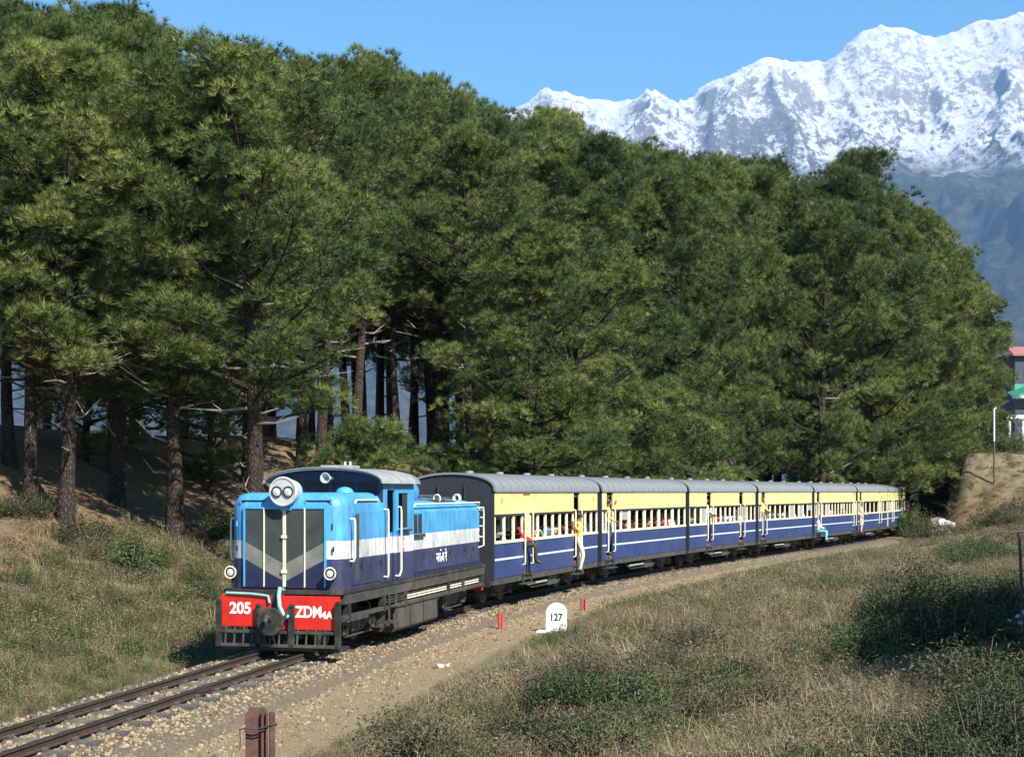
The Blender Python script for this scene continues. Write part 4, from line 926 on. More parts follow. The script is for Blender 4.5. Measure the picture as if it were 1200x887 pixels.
def tufts(C, AX, rg, nn, ln, w):
    """bursts of needles: C centres, AX axes -> triangles"""
    n = len(C); C = np.repeat(C, nn, 0); AX = np.repeat(AX, nn, 0)
    rv = rg.normal(size=(n * nn, 3)); pr = np.cross(AX, rv); pr /= np.linalg.norm(pr, axis=1, keepdims=True) + 1e-9
    a = np.radians(rg.uniform(6, 64, n * nn))[:, None]; d = AX * np.cos(a) + pr * np.sin(a); d[:, 2] -= .12
    d /= np.linalg.norm(d, axis=1, keepdims=True)
    l = (ln * rg.uniform(.7, 1.15, n * nn))[:, None]; sd = np.cross(d, rg.normal(size=(n * nn, 3))); sd /= np.linalg.norm(sd, axis=1, keepdims=True) + 1e-9
    base = C + d * l * .04; tip = C + d * l; mid = C + d * l * .45
    V = np.stack([base + sd * w, base - sd * w, tip], 1).reshape(-1, 3)
    i = np.arange(n * nn)[:, None] * 3
    F = np.concatenate([i, i + 1, i + 2], 1)
    return V, F

def pine(seed, H, cb, R, nb, tips=8, per=17, nn=24, lean=.3, dead=8):
    rg = np.random.default_rng(seed); rr = random.Random(seed)
    th = rr.uniform(0, 6.28); ts = np.linspace(0, 1, 12)
    bx = lean * np.sin(ts * 2.2) * math.cos(th) + .10 * np.sin(ts * 7 + seed); by = lean * np.sin(ts * 2.2) * math.sin(th) + .10 * np.cos(ts * 6 + seed) - .1
    tp = [(bx[i] - bx[0], by[i] - by[0], ts[i] * H - (.5 if i == 0 else 0)) for i in range(12)]
    r0 = .0135 * H + .03
    trunk = MB(); trunk.tube(tp, [r0 * (1.35 if i == 0 else 1) * (1 - ts[i] * .9) for i in range(12)], 10)
    cpt = lambda t: Vector([np.interp(t, ts, [q[k] for q in tp]) for k in range(3)])
    br = MB(); C = []; AXs = []; CI = []
    ga = rr.uniform(0, 6.28)
    for i in range(nb):
        tt = (i + rr.uniform(.1, .9)) / nb; t = cb + (1 - cb) * tt ** .92
        ga += 2.4 + rr.uniform(-.5, .5); prof = (.62 + .5 * math.sin(math.pi * min(1, tt * .9 + .12))) * (1 - tt ** 3.0) ** .55
        ln = R * prof * rr.uniform(.72, 1.12) + .25; el = math.radians(2 + 56 * tt ** 1.1 + rr.uniform(-14, 16))
        o = cpt(min(t, .985)); d = Vector((math.cos(ga) * math.cos(el), math.sin(ga) * math.cos(el), math.sin(el)))
        sag = rr.uniform(-.06, .10) * ln
        pts = [o + d * ln * q + Vector((0, 0, (q * q) * .22 * ln - math.sin(q * 3.14) * sag)) for q in (0, .35, .7, 1.0)]
        br.tube(pts, [.030 + .016 * ln, .022 + .010 * ln, .02, .010], 5, caps=False)
        side = d.cross(Vector((0, 0, 1))).normalized(); bt = rr.uniform(-.15, .15)
        for k in range(tips):
            q = 1.02 if k == 0 else rr.uniform(.22, .5) if k > tips - 3 else rr.uniform(.66, 1.06)
            b0 = pts[0].lerp(pts[3], min(q, 1) * .85); tipp = pts[0].lerp(pts[3], q) + side * rr.uniform(-.27, .27) * ln * (1.15 - q * .4) + Vector((0, 0, rr.uniform(-.10, .30) * min(1, ln * .5)))
            if rr.random() < .5: br.tube([b0, b0.lerp(tipp, .6) + Vector((0, 0, -.04)), tipp], [.018, .014, .008], 4, caps=False)
            n = max(5, int(per * rr.uniform(.6, 1.35))); sz = rr.uniform(.36, .70)
            g = rg.normal(size=(n, 3)); g /= np.linalg.norm(g, axis=1, keepdims=True); g[:, 2] = np.where(g[:, 2] < -.2, -g[:, 2], g[:, 2]); g *= rg.uniform(.62, 1.0, (n, 1)); g[:, 2] *= .95
            c = np.array(tipp) + g * sz; ax = g * 1.1 + np.array([d.x * .3, d.y * .3, .7]); ax /= np.linalg.norm(ax, axis=1, keepdims=True)
            C.append(c); AXs.append(ax); CI.append(np.full(n, .50 + bt + rr.uniform(-.13, .13)))
    for k in range(dead):                                    # bare grey branches below and inside the crown
        t = rr.uniform(max(.15, cb - .2), cb + .35); a = rr.uniform(0, 6.28); o = cpt(t); ln = rr.uniform(.9, 2.2); d = Vector((math.cos(a), math.sin(a), rr.uniform(-.2, .35)))
        p1 = o + d * ln * .5 + Vector((0, 0, rr.uniform(-.15, .2))); p2 = o + d * ln + Vector((rr.uniform(-.3, .3), rr.uniform(-.3, .3), rr.uniform(-.1, .5)))
        br.tube([o, p1, p2], [.05, .032, .010], 5, 1, caps=False)
        p3 = p1 + Vector((rr.uniform(-.6, .6), rr.uniform(-.6, .6), rr.uniform(.1, .6))); br.tube([p1, p3], [.022, .006], 4, 1, caps=False)
    C = np.concatenate(C); AXs = np.concatenate(AXs); CI = np.concatenate(CI)
    V, F = tufts(C, AXs, rg, nn, .29, .0085)
    per_t = np.clip(np.repeat(CI + rg.normal(0, .10, len(C)), nn) + rg.normal(0, .06, len(F)) + (rg.random(len(F)) < .02) * .4, 0, 1)
    crown = np_mesh('crown', V, F, [m_needle], attrs=[('tint', 'FACE', per_t)])
    return dict(H=H, trunk=trunk.mesh('trunk', [m_bark], smooth=True), limbs=br.mesh('limb', [m_bark, m_twig]), crown=crown, R=R)
PINES = {
    'low': [pine(1, 15, .12, 3.3, 56), pine(2, 16, .14, 3.1, 55), pine(3, 14, .10, 3.5, 53)],
    'edge': [pine(10, 15, .27, 3.3, 50, dead=12), pine(12, 15, .31, 3.2, 48, dead=12)],
    'mid': [pine(4, 16, .34, 3.1, 46), pine(5, 15, .36, 3.3, 44)],
    'tall': [pine(6, 16, .52, 3.2, 38, dead=12), pine(7, 17, .54, 3.0, 36, dead=12)],
    'young': [pine(8, 6, .06, 2.0, 30, tips=6, per=15, dead=2), pine(9, 5, .05, 1.9, 26, tips=6, per=15, dead=1)],
}
def plant_pine(x, y, kind, H, label, group, i=None, rz=None, wide=1.0, z=None):
    pr = PINES[kind][random.randrange(len(PINES[kind])) if i is None else i]; k = H / pr['H']
    R = empty('pine_tree', (x, y, (T1(x, y) if z is None else z) - .05), random.uniform(0, 6.28) if rz is None else rz); kw = k ** .6 * wide * random.uniform(.95, 1.1)
    R.scale = (kw, kw, k); tag(R, label, 'tree', group)
    for nm in ('trunk', 'limbs', 'crown'): link({'limbs': 'limb'}.get(nm, nm), pr[nm], R)
    return R
TOPX = [-300, 0, 60, 110, 150, 215, 240, 330, 375, 400, 440, 490, 520, 540, 600, 650, 700, 780, 800, 850, 880, 930, 990, 1045, 1060, 1100, 1130, 1165, 1180, 1200, 1400]
TOPY = [30, 14, 12, 5, 18, 22, 55, 72, 88, 70, 60, 72, 104, 96, 122, 135, 150, 168, 186, 190, 195, 188, 184, 196, 225, 262, 300, 345, 385, 470, 520]
def top_z(x, y): px = CX + FPX * x / y; return CAMH + (HOR - np.interp(px, TOPX, TOPY)) / FPX * y
PLACED = []
def forest():
    r = random.Random(21); G = 'pines of the hillside forest'
    for row, (u, step) in enumerate(((-7.6, 4.2), (-10.8, 4.4), (-14.0, 4.3), (-19, 4.5), (-24, 4.8), (-29.5, 5.2), (-36, 6.5))):
        s = -14 + (row % 2) * 2.2
        while s < 104:
            ss = s + r.uniform(-1.5, 1.5); uu = u + r.uniform(-1.6, 1.6); s += step * r.uniform(.85, 1.2)
            x, y, _ = track_pt(ss, uu); px = CX + FPX * x / y
            if px < -330 or px > 1085 or y < 27: continue
            S_, U_ = su([x], [y])
            if U_[0] > (-6.2 if S_[0] > 38 else -8.5): continue
            if row == 0 and S_[0] < 38: continue
            z0 = T1(x, y); tz = min(float(top_z(x, y)), float(top_z(x + 45 / FPX * y, y)), float(top_z(x - 20 / FPX * y, y)) + 1.0) - .5; H = (tz - z0) * (r.uniform(.82, 1.0) if px > 640 else r.uniform(.70, .92) if row < 3 else r.uniform(.88, .99) if row < 5 else r.uniform(.93, 1.0))
            H = min(H, 25)
            if H < 4.5: continue
            if H < 9 and px < 1050: H = max(H, 8)
            win = 335 < px < 575                              # here the photograph looks in under the crowns at a stand of bare trunks
            if win: kind = 'tall' if row < 4 else 'mid'
            elif px < 335: kind = 'edge' if row < 3 else r.choice(('low', 'mid', 'mid'))
            else: kind = 'low' if row < 3 else r.choice(('low', 'mid'))
            if px < 335 and 0 < row < 4 and r.random() < .22: continue
            if win and row == 1 and 380 < px < 520: continue
            if H < 8: kind = 'low'
            k = int((S_[0] - 10) // 9.58); where = 'beside the track ahead of the locomotive' if S_[0] < 0 else 'beyond the locomotive' if k < 0 else 'beyond the tail of the train' if k > 6 else 'beyond the %s coach' % ('first', 'second', 'third', 'fourth', 'fifth', 'sixth', 'last')[k]
            lab = {'edge': 'broad pine on a short bare trunk', 'low': 'low-crowned pine', 'mid': 'round-crowned bare-trunked pine', 'tall': 'tall long-trunked pine'}[kind] + ', %s forest row %s' % (('front', 'second', 'third', 'fourth', 'fifth', 'sixth', 'rearmost')[row], where)
            plant_pine(x, y, kind, H, lab, G); PLACED.append((x, y))
forest()
# trees the photograph singles out
def pin(px, Y, kind, H, label, i=None, rz=0.0, wide=1.0, group=None):
    x = (px - CX) / FPX * Y; return plant_pine(x, Y, kind, H, label, group, i, rz, wide)
pin(36, 38, 'edge', 10.0, 'spreading yellow green pine on a thin dark trunk at the grass edge', 1, 1.0, 1.1)
pin(205, 40, 'edge', 12.5, 'pine whose dark trunk stands at the edge of the bare forest floor', 0, 2.0, 1.15)
pin(298, 38.5, 'edge', 13.5, 'pine with sunlit trunk rising just behind the locomotive nose', 1, .6, 1.15)
for px, Y, H in ((98, 45, 6.5), (250, 48, 6.5)):
    pin(px, Y, 'young', H, 'bushy young pine filling the gap between taller trunks at the forest edge', None, px * .1, 1.15, 'young pines along the forest edge')
pin(428, 40.5, 'young', 4.4, 'bushy young pine just behind the locomotive cab roof', 0, .2, 1.15)
pin(622, 50, 'low', 12.0, 'broad pine whose foliage hangs low behind the first coach roof', 0, .5, 1.1)
pin(690, 55, 'low', 13.5, 'broad olive pine hanging low behind the second coach roof', 2, 1.5, 1.15)
pin(770, 62, 'young', 7.0, 'young pine in front of the taller trees behind the third coach', 0, 2.9, 1.2)
pin(640, 52, 'young', 5.5, 'young pine with drooping boughs behind the rear of the first coach', 1, 2.2, 1.25)
pin(962, 84, 'low', 19.5, 'large pine with a thick leaning trunk behind the fifth coach', 1, .4, 1.1)
pin(1060, 97, 'low', 19.5, 'pine beside the cutting just past the tail of the train', 0, 2.4, 1.1)
pin(1096, 104, 'low', 16.5, 'pine on the right shoulder of the forest above the cutting', 2, .7, 1.1)
pin(1122, 108, 'low', 12.0, 'last pine at the right-hand edge of the forest', 0, 1.9, 1.05)
pin(1030, 92, 'young', 7.0, 'young pine close behind the sixth coach roof', 1, .3, 1.2)
# grove past the tail, then unseen pines added to shade the hollow
rs0 = random.Random(8)
for k, (px, Y, H) in enumerate(((985, 92, 17), (1005, 98, 18), (1024, 90, 15), (1040, 99, 19), (1052, 94, 15), (1064, 103, 18), (1072, 97, 14), (1080, 106, 17), (1086, 99, 13), (1094, 110, 16.5), (1100, 104, 13), (1108, 112, 14), (1114, 106, 11), (1118, 112, 11), (1122, 104, 8.5))):
    x = (px - CX) / FPX * Y; z0 = T1(x, Y); H = min(25, (float(top_z((px + 32 - CX) / FPX * Y, Y)) - z0) * rs0.uniform(.9, 1.0))
    plant_pine(x, Y, 'low', max(H, 5), 'full low-crowned pine in the grove past the tail of the train', 'pines of the grove past the cutting', None, None, 1.12)
for (x, y, H, k) in ((12.3, 20.3, 6.5, 0), (14.6, 21.2, 7.5, 1), (11.6, 22.3, 6.0, 1), (13.2, 18.6, 7.0, 0), (11.9, 17.0, 6.5, 1), (15.5, 18.5, 8.0, 0), (10.6, 15.5, 6.0, 2), (12.6, 14.6, 7.5, 1), (14.2, 16.2, 8.5, 2), (10.0, 13.2, 6.5, 0), (11.6, 12.2, 7.5, 2), (12.5, 16.0, 8, 0), (9.9, 17.4, 5.0, 1), (10.5, 19.6, 5.5, 0)):  # out of frame; spots and heights chosen for shadows across the hollow
    plant_pine(x, y, 'low', H, 'out-of-frame pine added to shade the hollow', 'out-of-frame pines shading the hollow', k, .4, 1.1)

# ------------------------------------------------------------------ shrubs
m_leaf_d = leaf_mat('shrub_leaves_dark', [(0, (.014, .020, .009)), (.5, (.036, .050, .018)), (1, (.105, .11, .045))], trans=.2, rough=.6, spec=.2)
m_leaf_g = leaf_mat('shrub_leaves_green', [(0, (.025, .045, .014)), (.5, (.060, .095, .026)), (1, (.13, .15, .05))], trans=.25, rough=.5)
m_leaf_o = leaf_mat('shrub_leaves_olive', [(0, (.04, .042, .018)), (.5, (.10, .098, .042)), (1, (.20, .17, .08))], trans=.25, rough=.6)
m_stem = mat('shrub_stem', (.17, .13, .10), .9, var=.3)
def leaves(C, N, rg, ln, w):
    n = len(C); up = rg.normal(size=(n, 3)); d = np.cross(N, up); d /= np.linalg.norm(d, axis=1, keepdims=True) + 1e-9; sd = np.cross(N, d)
    l = (ln * rg.uniform(.6, 1.2, n))[:, None]; ww = (w * rg.uniform(.6, 1.2, n))[:, None]
    V = np.stack([C - d * l * .5, C + sd * ww * .5 + N * l * .08, C + d * l * .5 - N * l * .1, C - sd * ww * .5 + N * l * .08], 1).reshape(-1, 3)
    i = np.arange(n)[:, None] * 4; return V, np.concatenate([i, i + 1, i + 2, i + 3], 1)
def shrub(seed, R, H, nst, nleaf, ln, w, mt, gap=.5):
    rg = np.random.default_rng(seed); st = MB(); C = []; Nn = []; ti = []
    for k in range(nst):
        a = rg.uniform(0, 6.28); sp = R * rg.random() ** .6; tip = np.array([math.cos(a) * sp, math.sin(a) * sp, H * rg.uniform(.55, 1.05) * (1 - .45 * (sp / R) ** 2)])
        base = np.array([math.cos(a) * sp * .25, math.sin(a) * sp * .25, -.05]); md = base * .5 + tip * .5 + rg.normal(0, .06, 3)
        st.tube([base, md, tip], [.014, .010, .004], 4, caps=False)
        nl = int(nleaf * rg.uniform(.6, 1.4)); q = 1 - rg.random(nl) ** 1.6 * (1 - gap * .5); p = base + (tip - base) * q[:, None] + rg.normal(0, .11 * R + .03, (nl, 3)) * np.array([1, 1, .7])
        C.append(p); nn = rg.normal(0, .6, (nl, 3)) + np.array([math.cos(a) * .4, math.sin(a) * .4, .9]); Nn.append(nn / np.linalg.norm(nn, axis=1, keepdims=True)); ti.append(np.clip(rg.normal(.5 + rg.uniform(-.2, .2), .16, nl), 0, 1))
    C = np.concatenate(C); C[:, 2] = np.maximum(C[:, 2], .02); V, F = leaves(C, np.concatenate(Nn), rg, ln, w)
    return np_mesh('foliage', V, F, [mt], attrs=[('tint', 'FACE', np.concatenate(ti))]), st.mesh('stem', [m_stem])
SHRUBS = {'dark': [shrub(31, .75, .95, 44, 60, .065, .034, m_leaf_d), shrub(32, .9, .8, 50, 58, .065, .036, m_leaf_d)],
          'green': [shrub(33, .65, .75, 34, 60, .08, .032, m_leaf_g), shrub(34, .8, .9, 38, 56, .09, .03, m_leaf_g)],
          'olive': [shrub(35, .7, .7, 40, 55, .07, .028, m_leaf_o), shrub(36, .9, .9, 44, 52, .08, .03, m_leaf_o)]}
def plant_shrub(px, Y, kind, sc, label, group=None, x=None):
    x = (px - CX) / FPX * Y if x is None else x; fo, st = SHRUBS[kind][random.randrange(2)]
    R = empty('shrub', (x, Y, T1(x, Y) - .03), random.uniform(0, 6.28)); R.scale = (sc, sc, sc * random.uniform(.85, 1.15)); tag(R, label, 'shrub', group)
    link('foliage', fo, R); link('stem', st, R); return R
G1 = 'leafy shrubs in the foreground scrub'
for px, Y, kd, sc in ((660, 17.0, 'dark', .9), (690, 18.6, 'dark', .8), (735, 16.4, 'green', .95), (640, 14.2, 'dark', .85), (700, 13.6, 'green', .9), (770, 14.6, 'green', .8), (600, 14.6, 'dark', .7), (560, 13.4, 'olive', .7),
                      (850, 17.5, 'green', 1.0), (875, 18.6, 'dark', .7), (830, 15.6, 'olive', .9), (905, 16.0, 'olive', .8), (1010, 21, 'dark', .75), (985, 20.4, 'green', .7), (960, 24, 'olive', .9)):
    plant_shrub(px, Y, kd, sc * .8, {'dark': 'dark green broad-leaved shrub in the scrub below the milestone', 'green': 'bright green narrow-leaved shrub in the scrub beside the line', 'olive': 'dry olive shrub in the brown scrub beside the line'}[kd], G1)
G2 = 'dark shrubs nearest the slope foot'
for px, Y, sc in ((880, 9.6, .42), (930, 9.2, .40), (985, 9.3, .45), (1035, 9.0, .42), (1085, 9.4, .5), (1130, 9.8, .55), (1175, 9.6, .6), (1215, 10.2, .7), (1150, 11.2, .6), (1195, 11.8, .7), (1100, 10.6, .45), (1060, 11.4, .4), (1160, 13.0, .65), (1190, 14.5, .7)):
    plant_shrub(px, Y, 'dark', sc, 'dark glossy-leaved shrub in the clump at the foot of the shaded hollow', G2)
for px, Y, sc in ((720, 10.2, .5), (660, 10.6, .5), (600, 11.6, .45), (790, 10.0, .55), (840, 10.2, .5)):
    plant_shrub(px, Y, 'olive', sc, 'low dry shrub at the near edge of the scrub', 'low dry shrubs at the near edge')
for px, Y, sc in [(1036 + 19 * (k % 9) + 7 * (k % 2), 20.5 + 1.6 * (k // 9) + .5 * (k % 3), .8 + .12 * (k % 4)) for k in range(54)]:  # dark foliage packed in to make the hollow's shadow read darker
    plant_shrub(px, Y, 'dark', sc, 'dark shrub added in the hollow to deepen its shade', 'shrubs in the hollow')
G3 = 'bushes along the forest edge'
for px, Y, kd, sc in ((10, 36, 'dark', 1.5), (42, 37, 'dark', 1.3), (70, 38, 'olive', 1.3), (-15, 35, 'green', 1.4), (120, 37, 'olive', 1.2), (150, 36, 'green', 1.1), (190, 36.5, 'olive', 1.1), (232, 35.5, 'dark', 1.1), (245, 34, 'green', 1.0), (100, 34.5, 'olive', 1.0), (175, 34, 'olive', .9), (205, 33, 'dark', .7), (60, 33, 'olive', 1.0), (20, 31, 'green', .9), (140, 31, 'olive', .8)):
    plant_shrub(px, Y, kd, sc * .62, {'dark': 'dark round bush between the grass bank and the pines', 'green': 'green bush between the grass bank and the pines', 'olive': 'olive bush between the grass bank and the pines'}[kd], G3)
G4 = 'bushes on the shoulder of the cutting'
for px, Y, kd, sc in ((1080, 86, 'dark', 2.0), (1095, 88, 'olive', 2.0), (1072, 92, 'dark', 2.4), (1160, 78, 'green', 2.0), (1185, 80, 'olive', 2.2), (1195, 86, 'green', 2.2), (1125, 98, 'dark', 2.6), (1150, 100, 'dark', 2.6), (1105, 99, 'green', 2.4), (1180, 97, 'green', 2.6), (1200, 99, 'olive', 2.6), (1090, 80, 'dark', 1.5), (1205, 76, 'olive', 2.0), (1120, 74, 'olive', 1.4)):
    plant_shrub(px, Y, kd, sc, {'dark': 'dark bush on the shoulder above the cutting', 'green': 'green bush on the bank beyond the path', 'olive': 'olive brown bush on the bank beside the cutting'}[kd], G4)
G5 = 'undergrowth bushes below the pines'
rs = random.Random(4)
for k in range(34):
    s = rs.uniform(8, 92); u = rs.uniform(-9.5, -3.2); x, y, _ = track_pt(s, u)
    plant_shrub(0, y, rs.choice(('dark', 'olive', 'green')), rs.uniform(.9, 1.6), 'bush growing on the bank behind the coaches', G5, x=x)

for k in range(70):
    Y = rs.uniform(13, 66); px = rs.uniform(480 + max(0, (Y - 15) * 11), 1195); x = (px - CX) / FPX * Y; S_, U_ = su([x], [Y])
    if U_[0] < (4.2 if Y < 24 else 10) or U_[0] > 30: continue
    kd = rs.choice(('olive', 'olive', 'green', 'dark')); plant_shrub(px, Y, kd, rs.uniform(.35, .75) * (1 + Y / 90), {'dark': 'small dark bush scattered in the dry grass slope', 'green': 'small green bush scattered in the dry grass slope', 'olive': 'small dry olive bush scattered in the grass slope'}[kd], 'small bushes scattered in the dry grass')
# ------------------------------------------------------------------ grass and weeds (one mass)
def blade_tuft(seed, n, h, spread, w, mt, arch=.5):
    rg = np.random.default_rng(seed); b = rg.normal(0, spread * .35, (n, 2)); a = rg.uniform(0, 6.28, n); hh = h * rg.uniform(.45, 1.1, n); ar = arch * hh * rg.uniform(.2, 1.3, n)
    dx, dy = np.cos(a), np.sin(a); V = []; F = []; ti = []
    ww = w * rg.uniform(.6, 1.3, n)
    for k, q in enumerate((0, .55, 1)):
        c = np.stack([b[:, 0] + dx * ar * q * q, b[:, 1] + dy * ar * q * q, hh * q * (1 - .25 * q * (ar / hh > .7)) - .02], 1); s_ = np.stack([-dy, dx, np.zeros(n)], 1) * (ww * (1 - q * .8))[:, None]
        V += [c - s_, c + s_]
    V = np.stack(V, 1).reshape(-1, 3); i = np.arange(n)[:, None] * 6
    F = np.concatenate([np.concatenate([i, i + 1, i + 3, i + 2], 1), np.concatenate([i + 2, i + 3, i + 5, i + 4], 1)])
    t = np.clip(rg.normal(.5, .2, n), 0, 1)
    return np_mesh('tuft', V, F, [mt], attrs=[('tint', 'FACE', np.concatenate([t, t]))])
def weed_tuft(seed, n, h, R, ln, w, mt):
    rg = np.random.default_rng(seed); C = rg.normal(0, 1, (n, 3)) * np.array([R, R, 0]); C[:, 2] = h * rg.random(n) ** .8 * np.exp(-(C[:, 0] ** 2 + C[:, 1] ** 2) / (2 * R * R) * .6)
    N_ = rg.normal(0, .7, (n, 3)) + np.array([0, 0, .8]); N_ /= np.linalg.norm(N_, axis=1, keepdims=True); V, F = leaves(C, N_, rg, ln, w)
    return np_mesh('weed', V, F, [mt], attrs=[('tint', 'FACE', np.clip(rg.normal(.5, .2, n), 0, 1))])
m_straw = leaf_mat('dry_straw', [(0, (.10, .074, .040)), (.5, (.245, .190, .100)), (1, (.48, .405, .245))], trans=.2, rough=.7, orand=.5)
m_brown = leaf_mat('dry_brown_stalks', [(0, (.068, .048, .030)), (.5, (.165, .124, .074)), (1, (.34, .275, .175))], trans=.15, rough=.8, orand=.5)
m_olive = leaf_mat('olive_grass', [(0, (.05, .052, .020)), (.5, (.13, .128, .05)), (1, (.27, .24, .11))], trans=.25, rough=.65, orand=.4)
m_green = leaf_mat('green_weed', [(0, (.025, .042, .014)), (.5, (.06, .088, .028)), (1, (.14, .155, .055))], trans=.25, rough=.55, orand=.4)
KINDS_ = [blade_tuft(51, 46, .26, .28, .005, m_straw, 1.2), blade_tuft(52, 36, .36, .32, .005, m_straw, 1.3), blade_tuft(53, 50, .30, .28, .006, m_brown, 1.0), weed_tuft(54, 100, .32, .17, .055, .02, m_brown),
          blade_tuft(55, 54, .32, .26, .0055, m_olive, .6), weed_tuft(56, 100, .36, .17, .06, .022, m_olive), weed_tuft(57, 100, .40, .18, .06, .026, m_green), blade_tuft(58, 44, .30, .24, .0055, m_green, .6),
          blade_tuft(59, 6, .62, .22, .006, m_straw, 1.5)]
def grass():
    P = []; K = []; Sc = []
    def area(x0, x1, y0, y1, dens, fn, base):
        n = int((x1 - x0) * (y1 - y0) * dens); x = rng.uniform(x0, x1, n); y = rng.uniform(y0, y1, n); ok = np.abs(x) < .385 * y + 1.5; x, y = x[ok], y[ok]
        s, u = su(x, y); keep, kind, sc = fn(x, y, s, u); keep &= rng.random(len(x)) < 1.2
        x, y, kind, sc = x[keep], y[keep], kind[keep], sc[keep]
        P.append(np.stack([x, y, T(x, y)], 1)); K.append(kind); Sc.append(sc * base * rng.uniform(.65, 1.35, len(x)))
    def pick(w):                                  # w (n, kinds) -> index
        c = np.cumsum(w / w.sum(1, keepdims=True), 1); return np.minimum((rng.random((len(w), 1)) > c).sum(1), w.shape[1] - 1)
    def right(x, y, s, u):
        e = gravel_edge(s); g = fbm(x * .28, y * .28, 3, 91); h = fbm(x * .11 + 5, y * .11, 3, 95); n = len(x); w = np.zeros((n, 9))
        gr = smooth(.12, .5, g); dry = 1 - gr
        w[:, 0] = .55 * dry; w[:, 1] = .45 * dry; w[:, 2] = .8 * dry * (.7 + h); w[:, 3] = .9 * dry; w[:, 4] = .18 + .4 * gr; w[:, 5] = .35 * gr + .08; w[:, 6] = .7 * gr + .05; w[:, 7] = .4 * gr; w[:, 8] = .16
        w = np.clip(w, 0.001, None)
        fall = smooth(e - .1, e + 1.1, u + .5 * fbm(x * .8, y * .8, 2, 97)); bare = gravel_w(x, y, s, u) * smooth(50, 60, y)
        keep = (u > 1.5) & (rng.random(n) < np.maximum(fall, .035)) & (rng.random(n) > bare * .85) & (np.hypot(x - .97, y - 30.2) > .75)
        return keep, pick(w), np.interp(fall, [0, 1], [.45, 1])
    def left(x, y, s, u):
        n = len(x); g = fbm(x * .3, y * .3, 3, 101); w = np.zeros((n, 9)); gr = smooth(-.15, .4, g)
        w[:, 0] = .45; w[:, 1] = .25; w[:, 2] = .4 * (1 - gr); w[:, 3] = .5; w[:, 4] = .6; w[:, 5] = .6; w[:, 6] = .15 + .5 * gr; w[:, 7] = .15 + .2 * gr; w[:, 8] = .06
        d = -u; keep = (d > 1.7) & (d < 14) & (rng.random(n) < smooth(1.75, 2.5, d + .25 * fbm(x, y, 2, 3))) & (rng.random(n) < 1 - smooth(8.6, 11.2, d + 1.2 * fbm(x * .35, y * .35, 2, 7)))
        return keep, pick(w), np.interp(d, [1.8, 3.5], [.5, 1.0])
    def litter(x, y, s, u):
        n = len(x); w = np.zeros((n, 9)); w[:, 0] = .3; w[:, 3] = .5; w[:, 5] = .4; w[:, 2] = .3
        return (u < -9) & (u > -22) & (fbm(x * .3, y * .3, 3, 7) > .15), pick(w + .001), np.full(n, .8)
    area(-6, 12, 7.5, 18, 46, right, .62); area(-3, 16, 18, 32, 30, right, .8); area(0, 26, 32, 56, 16, right, .9); area(8, 46, 56, 92, 9, right, .95); area(24, 46, 92, 106, 7, right, 1.0)
    area(-13, -3, 12, 26, 40, left, .72); area(-17, 2, 26, 46, 20, left, 1.0); area(-14, 24, 46, 95, 6, left, 1.4)
    area(-20, 10, 30, 62, 2.5, litter, .9)
    P = np.concatenate(P); K = np.concatenate(K); Sc = np.concatenate(Sc); n = len(P)
    rot = np.stack([rng.normal(0, .12, n), rng.normal(0, .12, n), rng.uniform(0, 6.28, n)], 1)
    scatter('dry_grass', P, rot, np.repeat(Sc[:, None], 3, 1), K, KINDS_); print('grass', n)
grass()

# ------------------------------------------------------------------ things beside the line
m_wash = mat('whitewash', (.80, .80, .78), .85, var=.08, scale=8, bump=.4, bscale=20, dirt=(.45, .42, .36), damt=.4)
m_inkb = mat('black_numerals', (.02, .02, .022), .7, var=.1)
m_rpost = mat('red_paint_worn', (.42, .05, .035), .7, var=.3, scale=12, dirt=(.16, .08, .05), damt=.5, dscale=8)
m_rustp = mat('rusted_steel', (.105, .048, .036), .85, var=.45, scale=9, bump=.5, bscale=60, dirt=(.05, .035, .03), damt=.5, dscale=6)
m_wood = mat('weathered_wood', (.11, .085, .065), .9, var=.35, scale=6, bump=.4)
m_wire = mat('rusty_wire', (.06, .045, .038), .7, .3, var=.2)
def milestone():
    Y = 30.6; x, y, z = (652 - CX) / FPX * Y, Y, T1((652 - CX) / FPX * Y, Y)
    R = empty('milestone', (x, y, z), math.radians(-8)); tag(R, 'round-topped whitewashed milestone numbered 127 on a low plinth beside the line', 'milestone')
    w = .225; prof = [(w, 0), (w, .40)] + [(w * math.cos(a), .40 + w * 1.0 * math.sin(a)) for a in np.linspace(.1, math.pi - .1, 13)] + [(-w, .40), (-w, 0)]
    q = MB(); q.prism(prof, -.07, .07); q.build('stone', m_wash, R, bevel=.012)
    q = MB(); q.loft([[(-.42, -.22, z0), (.42, -.22, z0), (.40, .22, z0), (-.40, .22, z0)] for z0 in (-.12, .028)]); q.build('plinth', m_wash, R, bevel=.015)
    text_obj('number', '127', .22, (0, -.0715, .31), (math.pi / 2, 0, 0), m_inkb, R, ext=.0015, bold=.007, sx=.85)
milestone()
for px, Y, h, lb in ((586.5, 31.2, .38, 'short red post in the gravel between the milestone and locomotive'), (683, 36.2, .32, 'short red post in the gravel behind the milestone')):
    x = (px - CX) / FPX * Y; R = empty('marker_post', (x, Y, T1(x, Y)), .3); tag(R, lb, 'post')
    q = MB(); q.box(-.055, .055, -.03, .03, -.1, h); q.build('post', m_rpost, R, bevel=.006)
    q = MB(); q.box(.02, .05, -.045, -.03, -.1, h - .03); q.build('edge_flange', m_inkb if px > 600 else m_rpost, R)
